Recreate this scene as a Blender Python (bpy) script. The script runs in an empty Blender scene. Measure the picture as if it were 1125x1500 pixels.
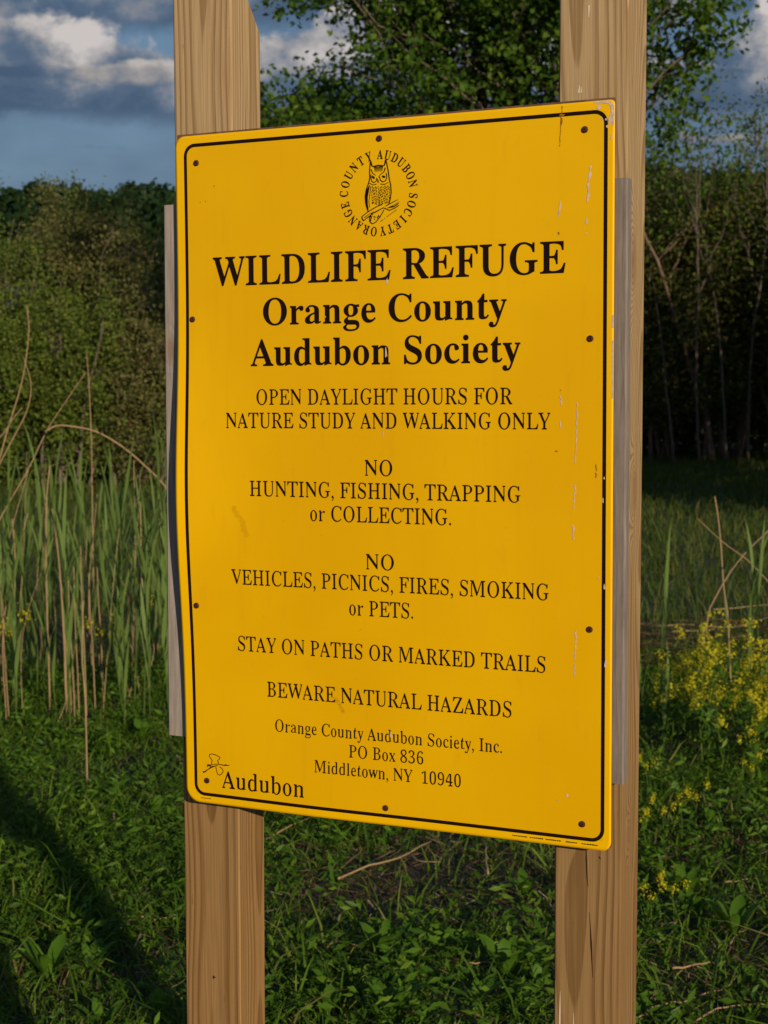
import bpy, math, random
import numpy as np
from mathutils import Vector, Matrix

R = math.radians
scene = bpy.context.scene
COL = scene.collection

# ------------------------------------------------------------------ camera, sky, sun, exposure
CAM_H = 1.6
PITCH = 4.6797
cam_data = bpy.data.cameras.new('camera')
cam = bpy.data.objects.new('camera', cam_data)
COL.objects.link(cam)
cam_data.sensor_fit = 'HORIZONTAL'
cam_data.sensor_width = 36.0
cam_data.lens = 2202.3 / 1125 * 36.0
cam_data.clip_start = 0.05
cam_data.clip_end = 5000
cam_data.dof.use_dof = True
cam_data.dof.focus_distance = 1.95
cam.matrix_world = (Matrix.Translation((0, 0, CAM_H)) @ Matrix.Rotation(R(90 - PITCH), 4, 'X')
                    @ Matrix.Rotation(-0.00689, 4, 'Z'))
scene.camera = cam

SUN_AZ, SUN_EL = 24.8, 15.3        # degrees to the right of straight behind the camera, above the horizon
S = Vector((math.sin(R(SUN_AZ)) * math.cos(R(SUN_EL)), -math.cos(R(SUN_AZ)) * math.cos(R(SUN_EL)), math.sin(R(SUN_EL))))
sun_data = bpy.data.lights.new('sun', 'SUN')
sun_data.energy = 5.0
sun_data.angle = R(0.5)
sun_data.color = (1.0, 0.84, 0.62)
sun = bpy.data.objects.new('sun', sun_data)
COL.objects.link(sun)
sun.rotation_euler = S.to_track_quat('Z', 'Y').to_euler()
sun.location = S * 30

scene.view_settings.view_transform = 'Standard'
scene.view_settings.look = 'None'
scene.view_settings.gamma = 1.0
scene.view_settings.use_curve_mapping = False
scene.view_settings.exposure = -0.25
cam_data.dof.aperture_fstop = 19.0
scene.cycles.use_denoising = True
scene.cycles.max_bounces = 6
scene.cycles.transparent_max_bounces = 4
scene.cycles.sample_clamp_indirect = 4.0


class NT:
    """small helper for writing node trees as expressions"""
    def __init__(self, tree):
        self.t = tree
        self.n = tree.nodes
        self.l = tree.links

    def node(self, typ, **kw):
        nd = self.n.new(typ)
        for k, v in kw.items():
            setattr(nd, k, v)
        return nd

    def put(self, sock, v):
        if isinstance(v, bpy.types.NodeSocket):
            self.l.new(v, sock)
        else:
            sock.default_value = v

    def m(self, op, a, b=None, c=None, clamp=False):
        nd = self.node('ShaderNodeMath', operation=op, use_clamp=clamp)
        self.put(nd.inputs[0], a)
        if b is not None:
            self.put(nd.inputs[1], b)
        if c is not None:
            self.put(nd.inputs[2], c)
        return nd.outputs[0]

    def smooth(self, x, lo, hi, a=0.0, b=1.0):
        nd = self.node('ShaderNodeMapRange', interpolation_type='SMOOTHSTEP')
        self.put(nd.inputs[0], x)
        self.put(nd.inputs[1], lo)
        self.put(nd.inputs[2], hi)
        self.put(nd.inputs[3], a)
        self.put(nd.inputs[4], b)
        return nd.outputs[0]

    def mix(self, f, a, b, blend='MIX'):
        nd = self.node('ShaderNodeMix', data_type='RGBA', blend_type=blend)
        self.put(nd.inputs[0], f)
        self.put(nd.inputs[6], a if isinstance(a, bpy.types.NodeSocket) else tuple(a) + (1,))
        self.put(nd.inputs[7], b if isinstance(b, bpy.types.NodeSocket) else tuple(b) + (1,))
        return nd.outputs[2]

    def noise(self, vec, scale, detail=3.0, rough=0.5, dist=0.0, dim='3D'):
        nd = self.node('ShaderNodeTexNoise', noise_dimensions=dim)
        if dim == '1D':
            self.put(nd.inputs['W'], vec)
        else:
            self.put(nd.inputs['Vector'], vec)
        nd.inputs['Scale'].default_value = scale
        nd.inputs['Detail'].default_value = detail
        nd.inputs['Roughness'].default_value = rough
        nd.inputs['Distortion'].default_value = dist
        return nd.outputs[0]

    def xyz(self, x, y, z):
        nd = self.node('ShaderNodeCombineXYZ')
        for i, v in enumerate((x, y, z)):
            self.put(nd.inputs[i], v)
        return nd.outputs[0]

    def sep(self, v):
        nd = self.node('ShaderNodeSeparateXYZ')
        self.put(nd.inputs[0], v)
        return nd.outputs

    def scale(self, v, s):
        nd = self.node('ShaderNodeVectorMath', operation='MULTIPLY')
        self.put(nd.inputs[0], v)
        nd.inputs[1].default_value = s
        return nd.outputs[0]

    def ramp(self, f, stops):
        nd = self.node('ShaderNodeValToRGB')
        cr = nd.color_ramp
        while len(cr.elements) < len(stops):
            cr.elements.new(0.5)
        for e, (p, c) in zip(cr.elements, stops):
            e.position = p
            e.color = tuple(c) + (1,)
        self.put(nd.inputs[0], f)
        return nd.outputs[0]


# world: Nishita sky with rows of evening cumulus, the same all the way round
SKY = 0.10
world = bpy.data.worlds.new('World')
scene.world = world
world.use_nodes = True
T = NT(world.node_tree)
bg = T.n['Background']
bg.inputs['Strength'].default_value = SKY
sky = T.node('ShaderNodeTexSky', sky_type='NISHITA')
sky.sun_disc = False
sky.sun_elevation = R(SUN_EL)
sky.sun_rotation = R(180 - SUN_AZ)
sky.air_density = 1.0
sky.dust_density = 0.6
sky.ozone_density = 1.6
tc = T.node('ShaderNodeTexCoord')
dx, dy, dz = T.sep(tc.outputs['Generated'])
az = T.m('MULTIPLY', T.m('ARCTAN2', dx, dy), 57.2958)
el = T.m('MULTIPLY', T.m('ARCSINE', dz), 57.2958)
cv = T.xyz(T.scale(tc.outputs['Generated'], (1, 1, 2.2)) if False else T.m('MULTIPLY', dx, 1.0), dy, T.m('MULTIPLY', dz, 2.0))
base_col = T.mix(0.55, sky.outputs[0], (1.05, 2.1, 3.7))
col = base_col
fine = T.noise(cv, 16.0, 7.0, 0.60, 0.25)
mid = T.noise(cv, 7.0, 4.0, 0.5, 0.2)
# thin blue grey veil near the horizon
veil = T.m('MULTIPLY', T.smooth(el, 20.0, 6.0), T.smooth(mid, 0.25, 0.6, 0.35, 0.85))
col = T.mix(veil, col, (1.10, 1.75, 2.65))
# cloud rows: (base elevation, thickness, seed, brightness, cover)
rows = [(24.0, 10.0, 31.0, 1.0, .42), (13.15, 6.0, 15.2, .75, .40), (9.9, 3.6, 2.9, 1.0, .33), (8.9, 1.0, 7.7, .6, .80), (11.2, 1.1, 21.7, .8, .52)]
for base, th, seed, br, cover in rows:
    prof = T.noise(T.scale(tc.outputs['Generated'], (1, 1, 0)), 5.0 if th > 2 else 9.0, 2.0, 0.5)
    off = T.node('ShaderNodeVectorMath', operation='ADD')
    T.put(off.inputs[0], tc.outputs['Generated'])
    off.inputs[1].default_value = (seed, seed * .7, 0)
    flat = T.scale(off.outputs[0], (1, 1, 0.0))
    prof = T.noise(flat, 6.0 if th > 2 else 12.0, 1.5, 0.5)
    full = T.noise(T.scale(off.outputs[0], (1, 1, 1.35)), 20.0, 8.0, 0.60, 0.15)
    wide = T.noise(T.scale(off.outputs[0], (1, 1, 1.8)), 9.0, 2.0, 0.5)
    h = T.m('DIVIDE', T.m('SUBTRACT', el, base), th)                      # 0 at the base, 1 at the top
    top = T.m('ADD', T.m('MULTIPLY', T.m('SUBTRACT', prof, cover - .28), 2.0),
              T.m('MULTIPLY', T.m('SUBTRACT', full, 0.5), 1.1))
    under = T.smooth(T.m('ADD', h, T.m('MULTIPLY', T.m('SUBTRACT', full, .5), .5)), -0.12, 0.10)
    over = T.smooth(T.m('SUBTRACT', top, h), 0.0, 0.16)
    mask = T.m('MULTIPLY', under, over, clamp=True)
    lit = T.m('ADD', T.m('ADD', T.m('MULTIPLY', h, 0.75), T.m('MULTIPLY', T.m('SUBTRACT', full, 0.5), 2.6)),
              T.m('MULTIPLY', T.m('SUBTRACT', wide, 0.5), 2.4))
    cc = T.ramp(T.m('ADD', lit, 0.13), [(0.0, (0.72, 1.22, 2.05)), (0.30, (1.05, 1.60, 2.45)),
                                         (0.50, (2.0, 2.35, 3.0)), (0.74, (4.6 * br, 4.4 * br, 4.4 * br)), (1.0, (7.4 * br, 6.8 * br, 6.5 * br))])
    col = T.mix(T.m('MULTIPLY', mask, 0.94), col, cc)
T.l.new(col, bg.inputs['Color'])


# ------------------------------------------------------------------ mesh helpers
class MB:
    def __init__(self):
        self.v, self.f, self.c = [], [], 0

    def add(self, V, F):
        V = np.asarray(V, float).reshape(-1, 3)
        self.v.append(V)
        for a in F:
            self.f.append(tuple(int(i) + self.c for i in a))
        self.c += len(V)

    def box(self, x0, x1, y0, y1, z0, z1):
        self.add([(x, y, z) for z in (z0, z1) for y in (y0, y1) for x in (x0, x1)],
                 [(0, 2, 3, 1), (4, 5, 7, 6), (0, 1, 5, 4), (2, 6, 7, 3), (0, 4, 6, 2), (1, 3, 7, 5)])

    def tube(self, pts, rad, sides=5):
        pts = np.asarray(pts, float)
        n = len(pts)
        rad = np.broadcast_to(np.asarray(rad, float), (n,))
        tan = np.gradient(pts, axis=0)
        tan /= np.linalg.norm(tan, axis=1)[:, None] + 1e-9
        ref = np.array([1.0, 0.13, 0.07]) if abs(tan[0][0]) < .8 else np.array([0.1, 1.0, 0.07])
        V = []
        for p, t, r in zip(pts, tan, rad):
            a = np.cross(t, ref)
            a /= np.linalg.norm(a) + 1e-9
            b = np.cross(t, a)
            for k in range(sides):
                w = 2 * math.pi * k / sides
                V.append(p + r * (math.cos(w) * a + math.sin(w) * b))
        F = [(i * sides + k, i * sides + (k + 1) % sides, (i + 1) * sides + (k + 1) % sides, (i + 1) * sides + k)
             for i in range(n - 1) for k in range(sides)]
        F.append(tuple(range(sides - 1, -1, -1)))
        F.append(tuple((n - 1) * sides + k for k in range(sides)))
        self.add(V, F)

    def build(self, name, mat, parent=None, smooth=False):
        me = bpy.data.meshes.new(name)
        me.from_pydata(np.concatenate(self.v).tolist() if self.v else [], [], self.f)
        me.materials.append(mat)
        if smooth:
            me.polygons.foreach_set('use_smooth', [True] * len(me.polygons))
        return link(name, me, parent)


def link(name, me, parent=None):
    o = bpy.data.objects.new(name, me)
    COL.objects.link(o)
    if parent is not None:
        o.parent = parent
    return o


def big(name, V, F, mat, parent=None, smooth=False):
    """one mesh from numpy arrays, faces all of one arity"""
    V = np.asarray(V, np.float32).reshape(-1, 3)
    F = np.asarray(F, np.int32)
    me = bpy.data.meshes.new(name)
    me.vertices.add(len(V))
    me.vertices.foreach_set('co', V.ravel())
    me.loops.add(F.size)
    me.loops.foreach_set('vertex_index', F.ravel())
    me.polygons.add(len(F))
    me.polygons.foreach_set('loop_start', np.arange(0, F.size, F.shape[1], dtype=np.int32))
    me.update(calc_edges=True)
    me.materials.append(mat)
    if smooth:
        me.polygons.foreach_set('use_smooth', [True] * len(me.polygons))
    return link(name, me, parent)


def tag(o, label=None, cat=None, group=None, kind=None):
    if label:
        o['label'] = label
    if cat:
        o['category'] = cat
    if group:
        o['group'] = group
    if kind:
        o['kind'] = kind
    return o


def empty(name, loc=(0, 0, 0), rz=0.0):
    o = bpy.data.objects.new(name, None)
    COL.objects.link(o)
    o.location = loc
    o.rotation_euler = (0, 0, rz)
    o.empty_display_size = 0.05
    return o


def copy_tree(o, parent=None):
    c = o.copy()
    COL.objects.link(c)
    if parent is not None:
        c.parent = parent
    for ch in list(o.children):
        copy_tree(ch, c)
    return c


def unit(v):
    return v / (np.linalg.norm(v, axis=-1, keepdims=True) + 1e-9)


def leaves(P, size, rng, aspect=0.55, up=0.35, fold=0.18, axis=None, axis_w=0.0):
    """two folded triangles per leaf at the points P"""
    n = len(P)
    nor = unit(rng.normal(size=(n, 3)) + np.array([0, 0, up]))
    d = rng.normal(size=(n, 3))
    if axis is not None:
        d = d * (1 - axis_w) + axis * axis_w * 1.5
    d = unit(d - nor * (d * nor).sum(1)[:, None])
    s = np.cross(nor, d)
    L = (size * rng.uniform(.65, 1.3, n))[:, None]
    w = L * aspect * 0.5
    base = P - d * L * .5
    tip = P + d * L * .5
    l = P - s * w + nor * w * fold * 2
    r = P + s * w + nor * w * fold * 2
    V = np.stack([base, l, tip, r], 1).reshape(-1, 3)
    i = np.arange(n)[:, None] * 4
    F = np.concatenate([i + np.array([[0, 2, 1]]), i + np.array([[0, 3, 2]])], 0)
    return V, F


# ------------------------------------------------------------------ materials
def material(name):
    m = bpy.data.materials.new(name)
    m.use_nodes = True
    t = NT(m.node_tree)
    p = t.n['Principled BSDF']
    return m, t, p


def leaf_mat(name, cols, patch=None, patch_scale=1.5, trans=0.35, rough=0.55):
    m, t, p = material(name)
    geo = t.node('ShaderNodeNewGeometry')
    c = t.ramp(geo.outputs['Random Per Island'], cols)
    if patch is not None:
        nz = t.noise(geo.outputs['Position'], patch_scale, 3, .55)
        c = t.mix(t.smooth(nz, .45, .68), c, patch)
    t.put(p.inputs['Base Color'], c)
    p.inputs['Roughness'].default_value = rough
    p.inputs['Specular IOR Level'].default_value = 0.12
    tr = t.node('ShaderNodeBsdfTranslucent')
    t.put(tr.inputs['Color'], t.mix(0.5, c, (0.16, 0.22, 0.02)))
    mx = t.node('ShaderNodeMixShader')
    mx.inputs[0].default_value = trans
    t.l.new(p.outputs[0], mx.inputs[1])
    t.l.new(tr.outputs[0], mx.inputs[2])
    t.l.new(mx.outputs[0], t.n['Material Output'].inputs['Surface'])
    return m


def wood_mat(name, light, dark, pith, freq, knots=(), gray=0.0, stain=(.30, .13, .05), stain_amt=.5, seed=0.0, rough=.75, amber=0.0, gtone=1.0):
    """solid wood: growth rings round a wandering pith line, so grain runs true on every face"""
    m, t, p = material(name)
    tcn = t.node('ShaderNodeTexCoord')
    o = tcn.outputs['Object']
    x, y, z = t.sep(o)
    zs = t.xyz(seed, seed * 1.7, t.m('MULTIPLY', z, 1.0))
    wob = t.noise(zs, 1.1, 2, .5)
    wob2 = t.noise(t.xyz(t.m('MULTIPLY', x, 6.0), t.m('MULTIPLY', y, 6.0), t.m('ADD', t.m('MULTIPLY', z, 1.3), seed)), 1.0, 2, .5)
    ax = t.m('SUBTRACT', x, pith[0])
    ay = t.m('SUBTRACT', y, pith[1])
    ax = t.m('ADD', ax, t.m('MULTIPLY', t.m('SUBTRACT', wob, .5), .05))
    r = t.m('SQRT', t.m('ADD', t.m('MULTIPLY', ax, ax), t.m('MULTIPLY', ay, ay)))
    r = t.m('ADD', r, t.m('MULTIPLY', t.m('SUBTRACT', wob2, .5), .030))
    kn_mask = None
    for (kx, ky, kz, ks, amp) in knots:
        ex = t.m('DIVIDE', t.m('SUBTRACT', x, kx), ks)
        ey = t.m('DIVIDE', t.m('SUBTRACT', y, ky), ks)
        ez = t.m('DIVIDE', t.m('SUBTRACT', z, kz), ks * 2.6)
        d2 = t.m('ADD', t.m('ADD', t.m('MULTIPLY', ex, ex), t.m('MULTIPLY', ey, ey)), t.m('MULTIPLY', ez, ez))
        g = t.m('EXPONENT', t.m('MULTIPLY', d2, -1.0))
        r = t.m('ADD', r, t.m('MULTIPLY', g, amp))
        g2 = t.smooth(g, .55, .95)
        kn_mask = g2 if kn_mask is None else t.m('MAXIMUM', kn_mask, g2)
    ph = t.m('FRACT', t.m('MULTIPLY', r, freq))
    late = t.m('MULTIPLY', t.smooth(ph, .35, .86), t.smooth(ph, 1.0, .93))
    fib = t.noise(t.xyz(t.m('MULTIPLY', x, 420.0), t.m('MULTIPLY', y, 420.0), t.m('ADD', t.m('MULTIPLY', z, 7.0), seed)), 1.0, 3, .6)
    fib2 = t.noise(t.xyz(t.m('MULTIPLY', x, 150.0), t.m('MULTIPLY', y, 150.0), t.m('ADD', t.m('MULTIPLY', z, 1.6), seed)), 1.0, 4, .6)
    amt = t.m('MULTIPLY', late, t.smooth(fib2, .30, .62, .35, 1.25), clamp=True)
    c = t.mix(amt, light, dark)
    c = t.mix(t.smooth(fib, .3, .75, 0.0, .45), c, tuple(a * .62 for a in dark))
    c = t.mix(t.smooth(fib2, .56, .66, 0.0, .55), c, dark)
    c = t.mix(t.smooth(fib2, .42, .75, 0.0, .45), c, tuple(a * 1.12 for a in light))
    chk = t.noise(t.xyz(t.m('MULTIPLY', x, 260.0), t.m('MULTIPLY', y, 260.0), t.m('ADD', t.m('MULTIPLY', z, 2.6), seed)), 1.0, 1, .5)
    c = t.mix(t.smooth(chk, .70, .745, 0.0, .75), c, tuple(a * .42 for a in dark))
    blot = t.noise(t.xyz(t.m('MULTIPLY', x, 14.0), t.m('MULTIPLY', y, 14.0), t.m('ADD', t.m('MULTIPLY', z, 1.6), seed)), 1.0, 3, .6)
    c = t.mix(t.smooth(blot, .56, .80, 0.0, stain_amt), c, stain)
    spk = t.noise(t.xyz(t.m('MULTIPLY', x, 120.0), t.m('MULTIPLY', y, 120.0), t.m('ADD', t.m('MULTIPLY', z, 22.0), seed)), 1.0, 2, .5)
    c = t.mix(t.smooth(spk, .70, .78, 0.0, .5), c, tuple(a * .5 for a in dark))
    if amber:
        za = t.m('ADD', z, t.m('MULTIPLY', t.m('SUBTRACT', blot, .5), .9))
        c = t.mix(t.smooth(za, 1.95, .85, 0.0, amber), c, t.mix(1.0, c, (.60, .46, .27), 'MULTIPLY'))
    if gray:
        gn = t.noise(t.xyz(t.m('MULTIPLY', x, 200.0), t.m('MULTIPLY', y, 200.0), t.m('MULTIPLY', z, 14.0)), 1.0, 4, .65)
        c = t.mix(gray, c, t.ramp(gn, [(.25, tuple(a * gtone for a in (.135, .108, .092))), (.55, tuple(a * gtone for a in (.235, .195, .168))), (.8, tuple(a * gtone for a in (.32, .275, .24)))]))
    if kn_mask is not None:
        c = t.mix(t.m('MULTIPLY', kn_mask, .55), c, (.20, .11, .05))
    t.put(p.inputs['Base Color'], c)
    p.inputs['Roughness'].default_value = rough
    p.inputs['Specular IOR Level'].default_value = 0.25
    b = t.node('ShaderNodeBump')
    b.inputs['Strength'].default_value = .35
    b.inputs['Distance'].default_value = .0012
    t.put(b.inputs['Height'], t.m('ADD', t.m('MULTIPLY', late, -.5), t.m('MULTIPLY', fib, .6)))
    t.l.new(b.outputs[0], p.inputs['Normal'])
    return m


def plain(name, col, rough=.6, spec=.4, metal=0.0, var=None, scale=20.0):
    m, t, p = material(name)
    if var is not None:
        tcn = t.node('ShaderNodeTexCoord')
        nz = t.noise(tcn.outputs['Object'], scale, 4, .6)
        t.put(p.inputs['Base Color'], t.mix(t.smooth(nz, .35, .7), col, var))
    else:
        p.inputs['Base Color'].default_value = tuple(col) + (1,)
    p.inputs['Roughness'].default_value = rough
    p.inputs['Specular IOR Level'].default_value = spec
    p.inputs['Metallic'].default_value = metal
    return m


def bark_mat(name, a, b):
    m, t, p = material(name)
    geo = t.node('ShaderNodeNewGeometry')
    v = t.scale(geo.outputs['Position'], (1, 1, .25))
    nz = t.noise(v, 25.0, 5, .65)
    t.put(p.inputs['Base Color'], t.mix(t.smooth(nz, .35, .68), a, b))
    p.inputs['Roughness'].default_value = .85
    bp = t.node('ShaderNodeBump')
    bp.inputs['Distance'].default_value = .01
    t.put(bp.inputs['Height'], nz)
    t.l.new(bp.outputs[0], p.inputs['Normal'])
    return m


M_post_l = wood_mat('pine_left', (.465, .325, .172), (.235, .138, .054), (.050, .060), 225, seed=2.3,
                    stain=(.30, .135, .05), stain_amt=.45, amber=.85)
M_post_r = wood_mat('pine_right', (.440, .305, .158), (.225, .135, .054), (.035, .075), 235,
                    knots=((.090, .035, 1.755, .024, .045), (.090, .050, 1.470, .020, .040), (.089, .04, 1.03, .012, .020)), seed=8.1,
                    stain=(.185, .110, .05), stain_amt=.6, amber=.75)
M_gray_l = wood_mat('weathered_left', (.30, .26, .23), (.19, .16, .14), (.04, .06), 110,
                    knots=((.016, .0, 1.655, .013, .03),), gray=.88, gtone=1.35, seed=4.4, stain_amt=.15, rough=.85)
M_gray_r = wood_mat('weathered_right', (.26, .22, .20), (.17, .14, .125), (.04, .06), 110, gray=.88, gtone=.86, seed=6.4, stain_amt=.3, rough=.85)
M_ply = plain('plywood_edge', (.17, .085, .05), .85, .2, var=(.09, .05, .035), scale=60)
M_ink = plain('printed_black', (.012, .005, .003), .45, .10)
M_screw = plain('rusty_screw', (.085, .022, .012), .7, .3, metal=.2, var=(.02, .008, .006), scale=400)
M_chip = plain('bare_primer', (.62, .50, .42), .7, .2, var=(.50, .36, .26), scale=300)
M_rust = plain('rust_mark', (.22, .075, .012), .8, .2, var=(.30, .13, .01), scale=300)
M_smudge = plain('brown_smudge', (.635, .338, .0006), .5, .16)
M_crack = plain('crack_dark', (.035, .015, .008), .9, .1)
M_splinter = plain('pale_splinter', (.62, .50, .38), .8, .2)

# yellow enamel
M_yel, t, p = material('yellow_enamel')
tcn = t.node('ShaderNodeTexCoord')
o3 = tcn.outputs['Object']
n1 = t.noise(o3, 3.0, 3, .5)
n2 = t.noise(t.scale(o3, (60, 60, 14)), 1.0, 4, .6)
n3 = t.noise(o3, 160.0, 2, .5)
c = t.mix(t.smooth(n1, .35, .65), (.700, .375, .0001), (.750, .420, .0001))  # broad tone drift painted in for shading across the bowed sheet
ox_, oy_, oz_ = t.sep(o3)
inside = t.m('MULTIPLY', t.m('MULTIPLY', t.smooth(ox_, .0150, .0165), t.smooth(ox_, .5998, .5983)),
             t.m('MULTIPLY', t.smooth(oz_, CAM_H - .57318 + .0118, CAM_H - .57318 + .0132), t.smooth(oz_, CAM_H - .57318 + .9022, CAM_H - .57318 + .9008)))
c = t.mix(t.m('SUBTRACT', 1.0, inside), c, (.800, .445, .0001))      # the unprinted margin is a lighter yellow
c = t.mix(t.smooth(n2, .55, .85, 0, .25), c, (.56, .27, .002))
c = t.mix(t.smooth(t.noise(t.scale(o3, (45, 45, 1.6)), 1.0, 3, .6), .55, .80, 0, .16), c, (.56, .27, .001))
c = t.mix(t.smooth(n3, .72, .80, 0, .18), c, (.40, .18, .01))
t.put(p.inputs['Base Color'], c)
t.put(p.inputs['Roughness'], t.smooth(n2, .3, .8, .34, .50))
p.inputs['Specular IOR Level'].default_value = .16
bp = t.node('ShaderNodeBump')
bp.inputs['Strength'].default_value = .25
bp.inputs['Distance'].default_value = .004
t.put(bp.inputs['Height'], t.noise(o3, 5.0, 2, .5))
t.l.new(bp.outputs[0], p.inputs['Normal'])

M_bark = bark_mat('bark', (.085, .065, .045), (.16, .125, .09))
M_bark2 = bark_mat('bark_pale', (.11, .068, .046), (.24, .15, .10))
M_leaf_tree = leaf_mat('tree_leaves', [(0, (.022, .058, .008)), (.5, (.055, .120, .012)), (1, (.120, .195, .018))], trans=.35)
M_leaf_bush = leaf_mat('bush_leaves', [(0, (.062, .070, .020)), (.5, (.122, .126, .036)), (.85, (.185, .175, .060)), (1, (.17, .12, .06))],
                       patch=(.085, .130, .022), patch_scale=.55, trans=.25)
M_leaf_bush2 = leaf_mat('green_bush_leaves', [(0, (.060, .095, .014)), (.6, (.105, .155, .020)), (1, (.17, .20, .035))], trans=.3)
M_leaf_wood = leaf_mat('wood_leaves', [(0, (.050, .066, .014)), (.6, (.090, .115, .020)), (1, (.16, .15, .04))], trans=.3)
M_leaf_far = leaf_mat('forest_leaves', [(0, (.008, .021, .007)), (.6, (.015, .036, .010)), (1, (.026, .050, .012))], trans=.1)
M_grass = leaf_mat('grass_blades', [(0, (.034, .078, .006)), (.5, (.074, .148, .010)), (.86, (.122, .208, .016)), (1, (.26, .22, .08))], trans=.35)  # greens brightened to make up for weak low sun on the ground
M_grass_far = leaf_mat('meadow_blades', [(0, (.030, .058, .008)), (.6, (.058, .096, .013)), (1, (.13, .12, .035))], trans=.3)
M_weed = leaf_mat('weed_leaves', [(0, (.034, .086, .008)), (.6, (.070, .150, .012)), (1, (.125, .210, .020))], trans=.3, rough=.45)
M_reed = leaf_mat('reed_leaves', [(0, (.075, .135, .030)), (.8, (.160, .235, .060)), (1, (.26, .25, .10))], trans=.3, rough=.5)
M_straw = leaf_mat('dead_straw', [(0, (.20, .115, .055)), (.5, (.34, .22, .115)), (1, (.46, .34, .20))], trans=.1, rough=.7)
M_litter = leaf_mat('dead_litter', [(0, (.045, .022, .012)), (.5, (.11, .058, .030)), (.9, (.20, .12, .065)), (1, (.38, .27, .19))], trans=.1, rough=.8)
M_petal = leaf_mat('yellow_petals', [(0, (.50, .43, .012)), (1, (.64, .58, .025))], trans=.3)
M_stem = leaf_mat('green_stems', [(0, (.06, .12, .02)), (1, (.10, .16, .03))], trans=.15)

M_soil, t, p = material('soil')
geo = t.node('ShaderNodeNewGeometry')
n1 = t.noise(geo.outputs['Position'], 2.2, 6, .65)
n2 = t.noise(geo.outputs['Position'], 30.0, 4, .6)
c = t.mix(t.smooth(n1, .35, .65), (.016, .022, .008), (.055, .036, .022))
c = t.mix(t.smooth(n2, .4, .7, 0, .6), c, (.020, .030, .010))
_gx, gy_, _gz = t.sep(geo.outputs['Position'])
c = t.mix(t.smooth(gy_, 7.0, 14.0, 0, .85), c, t.mix(t.smooth(n1, .3, .7), (.030, .052, .012), (.050, .062, .018)))     # turf beyond the trodden ground
t.put(p.inputs['Base Color'], c)
p.inputs['Roughness'].default_value = .95
bp = t.node('ShaderNodeBump')
bp.inputs['Distance'].default_value = .02
t.put(bp.inputs['Height'], n2)
t.l.new(bp.outputs[0], p.inputs['Normal'])


# ------------------------------------------------------------------ ground and far hill
def gz(x, y):
    x = np.asarray(x, float)
    y = np.asarray(y, float)
    near = 0.018 * np.sin(x * 2.3 + 1.0) * np.cos(y * 1.9) + .012 * np.sin(x * 5.1 + y * 3.7)
    return near * np.exp(-np.maximum(y - 15, 0) / 20)


xs = np.concatenate([-np.geomspace(1500, 9, 24), np.linspace(-8, 8, 81), np.geomspace(9, 1500, 24)])
ys = np.concatenate([np.linspace(-8, 16, 121), np.geomspace(17, 1500, 40)])
X, Y = np.meshgrid(xs, ys)
V = np.stack([X, Y, gz(X, Y)], -1).reshape(-1, 3)
nx = len(xs)
I = (np.arange(len(ys) - 1)[:, None] * nx + np.arange(nx - 1)[None, :]).ravel()
ground = big('ground', V, np.stack([I, I + 1, I + 1 + nx, I + nx], 1), M_soil, smooth=True)
tag(ground, kind='structure')


def hz(x, y):
    r = np.clip((y - 75) / 75, 0, 1)
    r = r * r * (3 - 2 * r)
    return r * (10.5 + 1.2 * np.sin(x * .045 + .7) + .8 * np.sin(x * .11)) - .4


xs = np.linspace(-160, 160, 60)
ys = np.linspace(75, 260, 30)
X, Y = np.meshgrid(xs, ys)
V = np.stack([X, Y, hz(X, Y)], -1).reshape(-1, 3)
nx = len(xs)
I = (np.arange(len(ys) - 1)[:, None] * nx + np.arange(nx - 1)[None, :]).ravel()
hill = big('hill', V, np.stack([I, I + 1, I + 1 + nx, I + nx], 1), M_soil, smooth=True)
tag(hill, kind='structure')

# ------------------------------------------------------------------ the notice sign
T_YAW = 0.41871
W, H = .6096, .9144
SX, SY, SZ = -.27883, 2.06903, CAM_H - .57318
sign = empty('notice_sign', (SX, SY, 0), -T_YAW)
tag(sign, 'yellow wildlife refuge notice board on two pale timber posts', 'sign')


def bulge(u, v):
    """the left edge of the sheet has sprung away from its backing"""
    u = np.asarray(u, float)
    v = np.asarray(v, float)
    e = np.exp(-((v - .42) / .17) ** 2) * np.exp(-np.maximum(u, 0) / .085) * .0150
    e2 = .0035 * np.exp(-((v - .0) / .10) ** 2) * np.exp(-((u - .20) / .12) ** 2)
    e3 = .0015 * np.sin(np.pi * np.clip(u / W, 0, 1)) * np.sin(np.pi * np.clip(v / H, 0, 1))
    return e + e2 + e3


def sp(u, v, d=0.0):
    u = np.asarray(u, float)
    v = np.asarray(v, float)
    b = bulge(u, v)
    return np.stack([u + 0 * v, -(d + b), v + SZ + 0 * u], -1)


# sheet: grid with rounded corners pulled in, front, back and rim
NU, NV, RC = 60, 90, .024
gu = np.concatenate([np.linspace(0, RC, 9)[:-1], np.linspace(RC, W - RC, NU), np.linspace(W - RC, W, 9)[1:]])
gv = np.concatenate([np.linspace(0, RC, 9)[:-1], np.linspace(RC, H - RC, NV), np.linspace(H - RC, H, 9)[1:]])
U, Vv = np.meshgrid(gu, gv)
RQ = np.where(U < W / 2, np.where(Vv < H / 2, .021, .014), np.where(Vv < H / 2, .012, .005))
cu = np.clip(U, RQ, W - RQ)
cvv = np.clip(Vv, RQ, H - RQ)
du, dv = U - cu, Vv - cvv
mx_ = np.maximum(abs(du), abs(dv))
ln = np.hypot(du, dv) + 1e-12
U2 = cu + du * mx_ / ln
V2 = cvv + dv * mx_ / ln
front = sp(U2, V2, .0008).reshape(-1, 3)
back = sp(U2, V2, -.0008).reshape(-1, 3)
ny_, nx = U.shape
I = (np.arange(ny_ - 1)[:, None] * nx + np.arange(nx - 1)[None, :]).ravel()
q = np.stack([I, I + 1, I + 1 + nx, I + nx], 1)
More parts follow.
